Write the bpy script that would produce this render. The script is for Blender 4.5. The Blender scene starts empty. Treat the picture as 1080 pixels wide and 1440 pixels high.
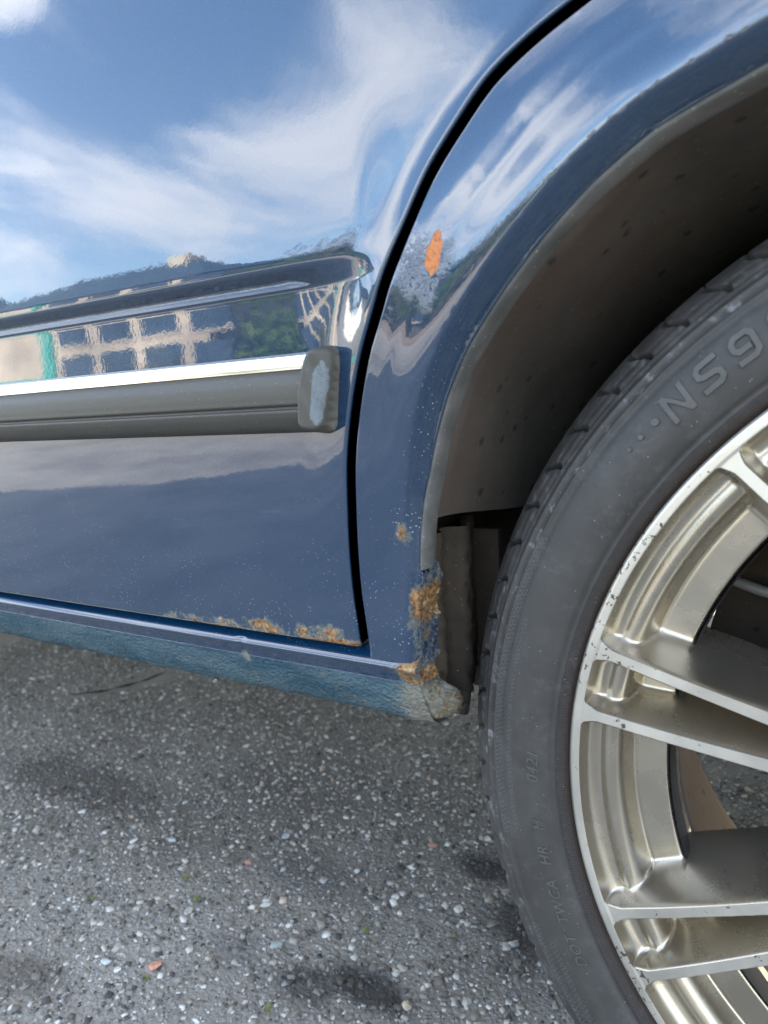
import bpy, bmesh, math, random
import numpy as np
from mathutils import Vector, Matrix
from mathutils.geometry import delaunay_2d_cdt
random.seed(7); rng = np.random.default_rng(11)
R = math.radians
scene = bpy.context.scene
COL = scene.collection

# ------------------------------------------------------------------ camera
cam_d = bpy.data.cameras.new('camera'); cam = bpy.data.objects.new('camera', cam_d); COL.objects.link(cam)
_right = Vector((.85496, .03317*0+.51549, -.05757)); _down = Vector((.03317, -.16509, -.98572)); _fwd = Vector((-.51763, .84084, -.15825))
_m = Matrix((_right, -_down, -_fwd)).transposed().to_4x4(); _m.translation = (-.13448, -.36217, .52201)
cam.matrix_world = _m
cam_d.sensor_fit = 'VERTICAL'; cam_d.sensor_height = 36; cam_d.sensor_width = 27; cam_d.lens = 24.97
cam_d.clip_start = .02; cam_d.clip_end = 3000
cam_d.dof.use_dof = True; cam_d.dof.focus_distance = .46; cam_d.dof.aperture_fstop = 9.0
scene.camera = cam

# ------------------------------------------------------------------ sky, sun, exposure
SUN_EL, SUN_ROT = R(28), R(8)
world = bpy.data.worlds.new('World'); scene.world = world; world.use_nodes = True
wn = world.node_tree.nodes; wl = world.node_tree.links; wn.clear()
def wnode(t, **k):
    n = wn.new(t)
    for a, b in k.items(): setattr(n, a, b)
    return n
sky = wnode('ShaderNodeTexSky', sky_type='NISHITA', sun_disc=False, sun_elevation=SUN_EL, sun_rotation=SUN_ROT, dust_density=.8, ozone_density=1.4)
bg = wnode('ShaderNodeBackground'); bg.inputs['Strength'].default_value = .142
wo = wnode('ShaderNodeOutputWorld'); tc = wnode('ShaderNodeTexCoord')
sep = wnode('ShaderNodeSeparateXYZ'); wl.new(tc.outputs['Generated'], sep.inputs[0])
den = wnode('ShaderNodeMath', operation='ADD'); wl.new(sep.outputs['Z'], den.inputs[0]); den.inputs[1].default_value = .16
dmx = wnode('ShaderNodeMath', operation='MAXIMUM'); wl.new(den.outputs[0], dmx.inputs[0]); dmx.inputs[1].default_value = .1
dx_ = wnode('ShaderNodeMath', operation='DIVIDE'); wl.new(sep.outputs['X'], dx_.inputs[0]); wl.new(dmx.outputs[0], dx_.inputs[1])
dy_ = wnode('ShaderNodeMath', operation='DIVIDE'); wl.new(sep.outputs['Y'], dy_.inputs[0]); wl.new(dmx.outputs[0], dy_.inputs[1])
cmb = wnode('ShaderNodeCombineXYZ'); wl.new(dx_.outputs[0], cmb.inputs[0]); wl.new(dy_.outputs[0], cmb.inputs[1])
mp = wnode('ShaderNodeMapping'); mp.inputs['Rotation'].default_value = (0, 0, R(-35)); mp.inputs['Scale'].default_value = (1.25, .75, 1); mp.inputs['Location'].default_value = (3.35, 1.5, 0)
wl.new(cmb.outputs[0], mp.inputs[0])
cn = wnode('ShaderNodeTexNoise'); cn.inputs['Scale'].default_value = 1.25; cn.inputs['Detail'].default_value = 9; cn.inputs['Roughness'].default_value = .60; cn.inputs['Distortion'].default_value = .9
wl.new(mp.outputs[0], cn.inputs['Vector'])
cr = wnode('ShaderNodeMapRange', interpolation_type='SMOOTHSTEP'); cr.inputs['From Min'].default_value = .385; cr.inputs['From Max'].default_value = .76
def lobe(az, el, size, amt, prev):      # a cloud bank (or a clear patch) of its own in one part of the sky
    d = Vector((-math.sin(R(az))*math.cos(R(el)), -math.cos(R(az))*math.cos(R(el)), math.sin(R(el))))
    nv = wnode('ShaderNodeVectorMath', operation='DOT_PRODUCT'); wl.new(tc.outputs['Generated'], nv.inputs[0]); nv.inputs[1].default_value = d
    mr = wnode('ShaderNodeMapRange', interpolation_type='SMOOTHSTEP'); wl.new(nv.outputs['Value'], mr.inputs['Value']); mr.inputs['From Min'].default_value = math.cos(R(size)); mr.inputs['From Max'].default_value = 1; mr.inputs['To Max'].default_value = amt
    a = wnode('ShaderNodeMath', operation='ADD'); wl.new(prev, a.inputs[0]); wl.new(mr.outputs[0], a.inputs[1]); return a.outputs[0]
_c = cn.outputs['Fac']
for _l in ((33, 26, 12, .10), (38, 19, 10, .07), (47, 31, 14, -.15), (54, 18, 9, .06), (46, 17, 8, .07), (50, 11, 5, -.10), (60, 32, 4, .20)): _c = lobe(*_l, _c)
wl.new(_c, cr.inputs['Value'])
cmul = wnode('ShaderNodeMath', operation='MULTIPLY'); wl.new(cr.outputs[0], cmul.inputs[0]); cmul.inputs[1].default_value = .88
mix = wnode('ShaderNodeMix', data_type='RGBA'); wl.new(cmul.outputs[0], mix.inputs['Factor'])
wl.new(sky.outputs[0], mix.inputs['A']); mix.inputs['B'].default_value = (6.6, 6.7, 6.9, 1)
wl.new(mix.outputs['Result'], bg.inputs['Color']); wl.new(bg.outputs[0], wo.inputs[0])
sun_d = bpy.data.lights.new('sun', 'SUN'); sun_d.energy = 4.8; sun_d.angle = R(.5); sun_d.color = (1, .94, .85)
sun = bpy.data.objects.new('sun', sun_d); COL.objects.link(sun)
_sd = Vector((math.sin(SUN_ROT)*math.cos(SUN_EL), math.cos(SUN_ROT)*math.cos(SUN_EL), math.sin(SUN_EL)))
sun.rotation_euler = _sd.to_track_quat('Z', 'Y').to_euler(); sun.location = (0, 8, 8)
vs = scene.view_settings; vs.view_transform = 'Standard'; vs.look = 'None'; vs.gamma = 1; vs.use_curve_mapping = False; vs.exposure = 2.62
scene.cycles.max_bounces = 8; scene.cycles.glossy_bounces = 5; scene.cycles.diffuse_bounces = 3
scene.cycles.sample_clamp_indirect = 8; scene.cycles.caustics_reflective = False

# ------------------------------------------------------------------ material helpers
class NT:
    def __init__(s, name):
        s.m = bpy.data.materials.new(name); s.m.use_nodes = True; s.t = s.m.node_tree; s.n = s.t.nodes; s.l = s.t.links
        s.b = s.n['Principled BSDF']; s._co = None
    def node(s, t, **k):
        n = s.n.new(t)
        for a, b in k.items(): setattr(n, a, b)
        return n
    def setin(s, n, key, v):
        i = n.inputs[key]
        if isinstance(v, bpy.types.NodeSocket): s.l.new(v, i)
        elif isinstance(v, (tuple, list)) and len(v) == 3 and i.type == 'RGBA': i.default_value = (*v, 1)
        else: i.default_value = v
    def co(s):
        if s._co is None: s._co = s.node('ShaderNodeTexCoord').outputs['Object']
        return s._co
    def mapping(s, scale, vec=None):
        n = s.node('ShaderNodeMapping'); s.l.new(vec or s.co(), n.inputs[0]); n.inputs['Scale'].default_value = scale; return n.outputs[0]
    def noise(s, scale, detail=4, rough=.55, vec=None, dist=0):
        n = s.node('ShaderNodeTexNoise'); s.l.new(vec or s.co(), n.inputs['Vector'])
        n.inputs['Scale'].default_value = scale; n.inputs['Detail'].default_value = detail; n.inputs['Roughness'].default_value = rough; n.inputs['Distortion'].default_value = dist
        return n.outputs['Fac']
    def voro(s, scale, feature='F1', out='Distance', vec=None, rand=1):
        n = s.node('ShaderNodeTexVoronoi', feature=feature); s.l.new(vec or s.co(), n.inputs['Vector']); n.inputs['Scale'].default_value = scale; n.inputs['Randomness'].default_value = rand
        return n.outputs[out]
    def rng(s, v, a, b, c=0, d=1, smooth=True):
        n = s.node('ShaderNodeMapRange', interpolation_type='SMOOTHSTEP' if smooth else 'LINEAR'); s.l.new(v, n.inputs['Value'])
        for k, x in zip(('From Min', 'From Max', 'To Min', 'To Max'), (a, b, c, d)): n.inputs[k].default_value = x
        return n.outputs[0]
    def mth(s, op, a, b=None, clamp=False):
        n = s.node('ShaderNodeMath', operation=op, use_clamp=clamp); s.setin(n, 0, a)
        if b is not None: s.setin(n, 1, b)
        return n.outputs[0]
    def mix(s, f, a, b, mode='MIX'):
        n = s.node('ShaderNodeMix', data_type='RGBA', blend_type=mode); s.setin(n, 'Factor', f); s.setin(n, 'A', a); s.setin(n, 'B', b); return n.outputs['Result']
    def attr(s, name, out='Fac'):
        n = s.node('ShaderNodeAttribute', attribute_name=name); return n.outputs[out]
    def bump(s, h, strength=.3, dist=.001, nrm=None):
        n = s.node('ShaderNodeBump'); s.l.new(h, n.inputs['Height']); n.inputs['Strength'].default_value = strength; n.inputs['Distance'].default_value = dist
        if nrm: s.l.new(nrm, n.inputs['Normal'])
        return n.outputs[0]
    def set(s, **k):
        for a, v in k.items(): s.setin(s.b, a.replace('_', ' '), v)
        return s.m
def plain(name, c, rough=.7, metal=0., nscale=None, namt=.25, bump=0, spec=.5):
    t = NT(name)
    if nscale:
        f = t.noise(nscale, 6, .6); c2 = tuple(x*(1-namt) for x in c); c1 = tuple(min(1, x*(1+namt)) for x in c)
        t.set(Base_Color=t.mix(t.rng(f, .3, .7), c2, c1))
        if bump: t.set(Normal=t.bump(f, .5, bump))
    else: t.set(Base_Color=c)
    return t.set(Roughness=rough, Metallic=metal, Specular_IOR_Level=spec)

# ---- paint with rust, blisters, dust and a stone-guard coat (all steered by traced point attributes)
def paint_material():
    t = NT('dark_blue_paint')
    base = (.0004, .021, .058)
    flake = t.voro(5200, out='Color'); sepf = t.node('ShaderNodeSeparateColor'); t.l.new(flake, sepf.inputs[0])
    c = t.mix(t.rng(sepf.outputs[0], .8, 1, 0, .25), base, (.05, .10, .18))
    film = t.rng(t.noise(9, 6, .65), .35, .75, 0, .09)
    c = t.mix(film, c, (.03, .06, .085))
    # streaky wiping marks
    streak = t.rng(t.noise(60, 5, .6, vec=t.mapping((.25, 1, 2.2))), .56, .74, 0, .13)
    c = t.mix(t.mth('MULTIPLY', streak, t.attr('low')), c, (.07, .11, .15))
    # dust and stone-chip specks, thicker low down and along the arch
    v1 = t.voro(420); v2 = t.voro(150); n1 = t.noise(35, 3)
    thr = t.mth('MULTIPLY', t.attr('speck'), t.rng(n1, .35, .65, .3, 1))
    sp1 = t.mth('LESS_THAN', v1, t.mth('MULTIPLY', thr, .26)); sp2 = t.mth('LESS_THAN', v2, t.mth('MULTIPLY', thr, .085))
    sp = t.mth('MAXIMUM', t.mth('MULTIPLY', sp1, .55), sp2)
    c = t.mix(sp, c, (.42, .46, .48))
    # stone-guard coat on the sill: faded teal, dirty
    g = t.attr('guard'); gn = t.noise(26, 7, .65, vec=t.mapping((.6, 1, 2))); gm = t.rng(t.mth('ADD', g, t.mth('MULTIPLY', t.mth('SUBTRACT', gn, .5), .5)), .42, .62)
    gcol = t.mix(t.rng(gn, .3, .7), (.028, .068, .098), (.090, .138, .162))
    c = t.mix(gm, c, gcol)
    dn = t.noise(70, 8, .7, vec=t.mapping((.5, 1, 1.6))); dirt = t.attr('dirt'); dm = t.rng(t.mth('ADD', dirt, t.mth('MULTIPLY', t.mth('SUBTRACT', dn, .5), 1.3)), .35, .95, 0, .9)
    c = t.mix(dm, c, t.mix(t.noise(220, 4), (.13, .12, .095), (.33, .32, .28)))
    # rust
    rn = t.noise(260, 8, .72); rn2 = t.noise(75, 6, .65)
    rs = t.mth('ADD', t.attr('rust'), t.mth('ADD', t.mth('MULTIPLY', t.mth('SUBTRACT', rn, .5), 1.1), t.mth('MULTIPLY', t.mth('SUBTRACT', rn2, .5), .9)))
    rm = t.rng(rs, .5, .62); edge = t.rng(rs, .32, .52)
    rcol = t.mix(t.rng(t.noise(420, 4, .6), .35, .65), (.11, .055, .028), (.33, .185, .085))
    rcol = t.mix(t.rng(t.noise(150, 5, .7), .5, .72), rcol, (.42, .33, .19))
    rcol = t.mix(t.rng(t.noise(110, 5), .58, .7), rcol, (.035, .028, .024))
    c = t.mix(t.mth('MULTIPLY', edge, .35), c, (.20, .20, .12))
    c = t.mix(rm, c, rcol)
    # clean primer chip
    ch = t.mth('ADD', t.attr('chip'), t.mth('MULTIPLY', t.mth('SUBTRACT', t.noise(330, 4), .5), .35)); cm = t.rng(ch, .48, .53)
    ccol = t.mix(t.rng(t.noise(700, 4), .4, .7), (.50, .20, .085), (.36, .125, .05))
    c = t.mix(cm, c, ccol)
    matte = t.mth('MAXIMUM', t.mth('MAXIMUM', rm, cm), t.mth('MAXIMUM', t.mth('MULTIPLY', gm, .85), dm))
    matte = t.mth('MAXIMUM', matte, sp)
    peel = t.noise(330, 2, .5); wav = t.noise(45, 1, .4)
    bl = t.attr('blister'); bn = t.mth('MULTIPLY', t.rng(t.noise(430, 5, .7, dist=.8), .42, .70), bl)
    h0 = t.bump(t.mth('ADD', t.mth('MULTIPLY', peel, .0016), t.mth('MULTIPLY', wav, .006)), 1, .0075)
    h1 = t.bump(bn, 1, .0008, h0)
    rough_h = t.mth('MULTIPLY', t.mth('ADD', t.mth('MULTIPLY', rm, t.noise(500, 5, .7)), t.mth('ADD', t.mth('MULTIPLY', gm, t.mth('MULTIPLY', t.noise(430, 1, .4), 2.1)), t.mth('MULTIPLY', dm, t.noise(240, 6, .7)))), 1)
    h2 = t.bump(t.mth('SUBTRACT', rough_h, t.mth('MULTIPLY', cm, .35)), .9, .0011, h1)
    t.set(Base_Color=c, Roughness=t.mth('ADD', .34, t.mth('MULTIPLY', matte, .4)), Normal=h2, Coat_Normal=h2)
    t.set(Coat_Weight=t.mth('SUBTRACT', 1, matte, True), Coat_Roughness=.02, Coat_IOR=1.97, Specular_IOR_Level=.10, Metallic=.0)
    return t.m
M = {}
M['paint'] = paint_material()
def trim_mat(name, c, c2, speck=True, rough=.62):
    t = NT(name); f = t.noise(38, 6, .65, vec=t.mapping((.35, 1, 1))); col = t.mix(t.rng(f, .3, .7), c, c2)
    if speck: col = t.mix(t.mth('LESS_THAN', t.voro(260), .10), col, (.28, .28, .26))
    return t.set(Base_Color=col, Roughness=rough, Normal=t.bump(t.noise(900, 3), .35, .0003))
M['rubber_trim'] = trim_mat('arch_trim_rubber', (.062, .062, .059), (.130, .128, .121), rough=.78)
def moulding_mat():
    t = NT('moulding_rubber'); f = t.noise(22, 6, .6, vec=t.mapping((.15, 1, 1))); col = t.mix(t.rng(f, .3, .7), (.034, .032, .028), (.056, .053, .045))
    fade = t.attr('fade'); fm = t.rng(t.mth('ADD', fade, t.mth('MULTIPLY', t.mth('SUBTRACT', t.noise(180, 6, .7), .5), .7)), .45, .56)
    col = t.mix(fm, col, t.mix(t.noise(140, 5), (.075, .092, .105), (.16, .19, .21)))
    crack = t.rng(t.mth('ABSOLUTE', t.mth('SUBTRACT', t.noise(70, 5, .7, dist=1.2), .5)), 0, .012, 1, 0); col = t.mix(t.mth('MULTIPLY', crack, t.mth('MULTIPLY', fm, .8)), col, (.05, .045, .04))
    col = t.mix(t.mth('LESS_THAN', t.voro(300), .075), col, (.25, .25, .23))
    return t.set(Base_Color=col, Roughness=.48, Normal=t.bump(t.noise(800, 3), .3, .0003))
M['moulding'] = moulding_mat()
def chrome_mat():
    t = NT('scuffed_chrome'); f = t.noise(150, 6, .75, vec=t.mapping((.03, 1, 1.5)))
    return t.set(Base_Color=t.mix(t.rng(f, .5, .75), (.86, .86, .85), (.55, .57, .58)), Metallic=1., Roughness=t.rng(f, .3, .7, .10, .32), Normal=t.bump(f, .25, .0002))
M['chrome'] = chrome_mat()
def dirty(name, c, c2, rough=.85, red=None):
    t = NT(name); f = t.noise(6, 8, .7); col = t.mix(t.rng(f, .3, .7), c, c2)
    if red: col = t.mix(t.rng(t.noise(3.1, 5, .6), .48, .70, 0, .75), col, red)
    blot = t.voro(58); bn = t.noise(90, 5); col = t.mix(t.rng(t.mth('ADD', blot, t.mth('MULTIPLY', bn, .20)), .20, .30, .7, 0), col, tuple(x*.28 for x in c))
    col = t.mix(t.mth('LESS_THAN', t.voro(190), .075), col, (.17, .16, .14))
    return t.set(Base_Color=col, Roughness=rough, Normal=t.bump(t.mth('ADD', t.noise(240, 4), t.mth('MULTIPLY', f, 2)), .4, .0008), Specular_IOR_Level=.3)
M['liner'] = dirty('liner_plastic', (.044, .040, .034), (.088, .079, .067), .78, (.072, .040, .028))
M['under'] = dirty('underbody_dirt', (.026, .021, .017), (.070, .053, .038))
M['black'] = plain('black_rubber_seal', (.012, .012, .013), .8)
M['dark_plastic'] = plain('dark_plastic', (.02, .02, .022), .5)
def tyre_mat():
    t = NT('tyre_rubber'); uv = t.node('ShaderNodeUVMap').outputs[0]; sp = t.node('ShaderNodeSeparateXYZ'); t.l.new(uv, sp.inputs[0]); U, V = sp.outputs[0], sp.outputs[1]   # U = arc length, V = radius (metres)
    f = t.noise(12, 7, .65); col = t.mix(t.rng(f, .3, .7), (.029, .0275, .026), (.048, .0455, .043))
    film = t.rng(t.noise(30, 7, .7, dist=.6), .45, .75, 0, .5); col = t.mix(film, col, (.075, .072, .068))
    # brown dust and fine radial ribs next to the rim
    band = t.mth('MULTIPLY', t.rng(V, .2478, .2486), t.rng(V, .2532, .2540, 1, 0))
    w = t.node('ShaderNodeTexWave', bands_direction='X'); w.inputs['Scale'].default_value = 285; t.l.new(uv, w.inputs['Vector'])
    rib = t.mth('MULTIPLY', band, w.outputs['Fac'])
    brown = t.mth('MULTIPLY', t.rng(V, .2565, .2475), .85); col = t.mix(brown, col, (.050, .036, .028)); col = t.mix(t.mth('MULTIPLY', rib, .45), col, (.014, .010, .009))
    # cross hatched bands
    a = t.attr('hatch')
    def diag(k):
        w2 = t.node('ShaderNodeTexWave', bands_direction='X'); w2.inputs['Scale'].default_value = 120
        cmb = t.node('ShaderNodeCombineXYZ'); t.l.new(t.mth('ADD', U, t.mth('MULTIPLY', V, k)), cmb.inputs[0]); t.l.new(cmb.outputs[0], w2.inputs['Vector']); return t.rng(w2.outputs['Fac'], .72, .95)
    h = t.mth('MULTIPLY', t.mth('MAXIMUM', diag(.6), diag(-.9)), a); col = t.mix(t.mth('MULTIPLY', h, .4), col, (.12, .12, .12))
    wear = t.mth('MULTIPLY', t.attr('scuff'), t.rng(t.noise(110, 7, .75, vec=t.mapping((1, 1, 1))), .52, .66)); col = t.mix(wear, col, (.20, .20, .20))
    col = t.mix(t.mth('LESS_THAN', t.voro(240), .055), col, (.32, .32, .31))
    b = t.bump(t.mth('ADD', t.mth('MULTIPLY', rib, -1), t.mth('MULTIPLY', h, .7)), .9, .0006); b = t.bump(t.noise(700, 4), .3, .0003, b)
    return t.set(Base_Color=col, Roughness=t.rng(f, .3, .7, .50, .66), Normal=b)
M['tyre'] = tyre_mat()
M['letter'] = plain('worn_lettering_rubber', (.070, .068, .064), .55, nscale=60, namt=.2)
def alloy(name, c, rough, metal=1., chips=False, aniso=False):
    t = NT(name); f = t.noise(18, 6, .65); col = t.mix(t.rng(f, .3, .7), tuple(x*.88 for x in c), c)
    if chips:
        ce = t.noise(250, 5, .62, dist=.5); ed = t.rng(t.noise(16, 4, .6), .42, .60, .0, .26)
        m_ = t.mth('GREATER_THAN', ce, t.mth('SUBTRACT', .725, t.mth('MULTIPLY', ed, .55))); col = t.mix(m_, col, (.055, .045, .036))
        t.set(Metallic=t.mth('MULTIPLY', t.mth('SUBTRACT', 1, m_), metal), Normal=t.bump(m_, .4, -.0004))
    else:
        sp = t.mth('LESS_THAN', t.voro(420), t.rng(t.noise(25, 3), .4, .7, .02, .085)); col = t.mix(sp, col, (.35, .33, .30))
        t.set(Metallic=metal, Normal=t.bump(t.noise(1300, 2), .12, .0002))
    return t.set(Base_Color=col, Roughness=t.rng(f, .3, .7, rough*.8, rough*1.2))
M['machined'] = alloy('machined_alloy', (.64, .61, .545), .42, .85, chips=True)
M['rimpaint'] = alloy('painted_alloy', (.50, .455, .375), .27, .93)
M['barrel'] = dirty('barrel_tan', (.17, .115, .07), (.26, .18, .11), .6)  # mottled tan-brown over the whole inner barrel
M['steel'] = plain('dull_steel', (.16, .14, .12), .5, .8, 30, .4)
M['cable'] = plain('pale_hose', (.22, .22, .21), .5)

# ------------------------------------------------------------------ object helpers
def tag(o, label=None, cat=None, group=None, kind=None):
    for k, v in (('label', label), ('category', cat), ('group', group), ('kind', kind)):
        if v: o[k] = v
    return o
def empty(name, loc=(0, 0, 0), **k):
    o = bpy.data.objects.new(name, None); o.location = loc; o.empty_display_size = .2; COL.objects.link(o); return tag(o, **k)
def link(name, me, parent=None, mats=()):
    o = bpy.data.objects.new(name, me); COL.objects.link(o)
    for m_ in mats: me.materials.append(m_)
    if parent: o.parent = parent
    return o
def mesh(name, V, F, mats=(), parent=None, normals=None, smooth=True, attrs=None, uv=None, mi=None):
    me = bpy.data.meshes.new(name); me.from_pydata([tuple(v) for v in np.asarray(V, float)], [], [tuple(int(i) for i in f) for f in F])
    if smooth: me.polygons.foreach_set('use_smooth', [True]*len(me.polygons))
    if attrs:
        for k, v in attrs.items():
            a = me.attributes.new(k, 'FLOAT', 'POINT'); a.data.foreach_set('value', np.asarray(v, np.float32))
    if uv is not None:
        l = me.uv_layers.new(name='uv'); vi = np.empty(len(me.loops), np.int32); me.loops.foreach_get('vertex_index', vi)
        l.data.foreach_set('uv', np.asarray(uv, np.float32)[vi].ravel())
    if mi is not None: me.polygons.foreach_set('material_index', np.asarray(mi, np.int32))
    me.update()
    if normals is not None: me.normals_split_custom_set_from_vertices([tuple(n) for n in normals])
    return link(name, me, parent, mats)
class MB:
    def __init__(s): s.V = []; s.F = []; s.mi = []
    def add(s, V, F, mi=0):
        n = len(s.V); s.V += [tuple(v) for v in V]; s.F += [tuple(i+n for i in f) for f in F]; s.mi += [mi]*len(F); return s
    def box(s, a, b, mi=0, rot=None, at=(0, 0, 0)):
        V = [(x, y, z) for x in (a[0], b[0]) for y in (a[1], b[1]) for z in (a[2], b[2])]
        if rot is not None: V = [tuple(rot @ Vector(v) + Vector(at)) for v in V]
        return s.add(V, [(0, 1, 3, 2), (4, 6, 7, 5), (0, 4, 5, 1), (2, 3, 7, 6), (0, 2, 6, 4), (1, 5, 7, 3)], mi)
    def tube(s, pts, rad, n=8, mi=0, cap=True):
        pts = [Vector(p) for p in pts]; rad = rad if hasattr(rad, '__len__') else [rad]*len(pts); V = []
        for i, p in enumerate(pts):
            d = (pts[min(i+1, len(pts)-1)]-pts[max(i-1, 0)]).normalized(); u = d.orthogonal().normalized() if i == 0 else (u-d*u.dot(d)).normalized(); w = d.cross(u)
            V += [p+(u*math.cos(2*math.pi*k/n)+w*math.sin(2*math.pi*k/n))*rad[i] for k in range(n)]
        F = [(i*n+k, i*n+(k+1) % n, (i+1)*n+(k+1) % n, (i+1)*n+k) for i in range(len(pts)-1) for k in range(n)]
        if cap: F += [tuple(range(n))[::-1], tuple(range((len(pts)-1)*n, len(pts)*n))]
        return s.add(V, F, mi)
    def build(s, name, mats, parent=None, smooth=False):
        return mesh(name, s.V, s.F, mats if isinstance(mats, (list, tuple)) else (mats,), parent, smooth=smooth, mi=s.mi)
def grid_faces(nu, nv, off=0, wrap=False):
    F = []
    for i in range(nu-1 if not wrap else nu):
        j2 = (i+1) % nu
        for j in range(nv-1): F.append((off+i*nv+j, off+j2*nv+j, off+j2*nv+j+1, off+i*nv+j+1))
    return F

# ------------------------------------------------------------------ the side surface of the car: y = -S(x, z)
HUB = .3146
def sst(a, b, x):
    t = np.clip((x-a)/(b-a), 0, 1); return t*t*(3-2*t)
ARCH = np.array([(-60, .330), (0, .3265), (12, .3325), (17, .3360), (19, .3378), (23.4, .3453), (26, .3490), (28.1, .3512), (31.7, .3560), (35, .3594), (39, .3618), (43, .3622), (48, .3627), (53, .3630), (57.5, .3615), (62.3, .3560), (70, .349), (90, .341)])
def arch_r(phi):
    phi = np.asarray(phi, float); phi = np.where(phi > 90, 180-phi, phi); return np.interp(phi, ARCH[:, 0], ARCH[:, 1])
_zs = np.array([.30, .375, .45, .50, .53, .555, .580, .5825, .5845, .5915, .5955, .600, .62, .70, .80, .90, .94, .96, 1.4, 1.6])
_sl = np.array([.10, .10, .075, .055, .03, .0, .0, .05, 1.1, 1.1, .05, -.01, -.02, -.05, -.09, -.15, -.25, -.42, -.50, -.5])
_ZZ = np.linspace(.3, 1.6, 13001); _ss = np.interp(_ZZ, _zs, _sl); _II = np.concatenate([[0], np.cumsum((_ss[1:]+_ss[:-1])/2*1e-4)])
_s0 = np.where((_ZZ > .5799) & (_ZZ < .6001), np.interp(_ZZ, [.58, .60], [0, -.01]), _ss); _I0 = np.concatenate([[0], np.cumsum((_s0[1:]+_s0[:-1])/2*1e-4)]); _STEP = (_II-_I0)[-1]
def S(x, z):
    x = np.asarray(x, float); z = np.asarray(z, float)
    k = sst(-.316, -.388, x)*sst(-2.9, -2.6, x)
    i0 = np.interp(z, _ZZ, _I0); s = .022+i0+k*(np.interp(z, _ZZ, _II)-i0)+(1-k)*_STEP*((1-(w_ := sst(-.335, -.305, x)))*sst(.50, .612, z)+w_*sst(.48, .68, z))
    s = s-.012*((x+1.2)/1.6)**2
    dx = np.where(x > -1.3, -x, -(x+2.6)); dz = z-HUB; r = np.hypot(dx, dz); phi = np.degrees(np.arctan2(dz, np.abs(dx)))
    d = r-arch_r(phi); m = sst(.42, .60, z)
    s = s+m*(.0085*sst(.080, .036, d)+.0042*sst(.042, .012, d)+.0003*np.exp(-((d-.034)/.0036)**2))
    ml = sst(.40, .52, z); lw = .0055+.006*ml
    t = np.clip((lw-d)/lw, 0, 1.25); s = s-(.004+.009*ml)*t**1.4
    return s-.35*np.clip((x-.62)/.35, 0, 2)**3-.35*np.clip((-2.95-x)/.5, 0, 2)**3

def resample(P, step, closed=True):
    P = np.asarray(P, float); Q = np.vstack([P, P[:1]]) if closed else P
    out = []
    for a, b in zip(Q[:-1], Q[1:]):
        n = max(1, int(np.ceil(np.hypot(*(b-a))/step))); out += [a+(b-a)*i/n for i in range(n)]
    if not closed: out.append(Q[-1])
    return np.array(out)
def smooth_curve(P, step):
    P = np.asarray(P, float); t = np.concatenate([[0], np.cumsum(np.hypot(*(P[1:]-P[:-1]).T))]); n = int(t[-1]/step)+2; tt = np.linspace(0, t[-1], n)
    m_ = np.gradient(P, t, axis=0); i = np.clip(np.searchsorted(t, tt, 'right')-1, 0, len(t)-2); h = (t[i+1]-t[i])[:, None]; u = ((tt-t[i])[:, None]/h)
    return (2*u**3-3*u**2+1)*P[i]+(u**3-2*u**2+u)*h*m_[i]+(-2*u**3+3*u**2)*P[i+1]+(u**3-u**2)*h*m_[i+1]
def inside(P, poly):
    x, z = P[:, 0], P[:, 1]; r = np.zeros(len(P), bool); a = poly; b = np.roll(poly, -1, 0)
    for (x0, z0), (x1, z1) in zip(a, b):
        c = (z0 > z) != (z1 > z)
        with np.errstate(divide='ignore', invalid='ignore'): r ^= c & (x < (x1-x0)*(z-z0)/(z1-z0)+x0)
    return r
def edge_dist(P, poly, lim=None):
    d = np.full(len(P), 9.); a = poly; b = np.roll(poly, -1, 0)
    for p, q in zip(a, b):
        v = q-p; L = v@v
        if L < 1e-14: continue
        t = np.clip(((P-p)@v)/L, 0, 1); d = np.minimum(d, np.hypot(*(P-p-t[:, None]*v).T))
    return d
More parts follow.
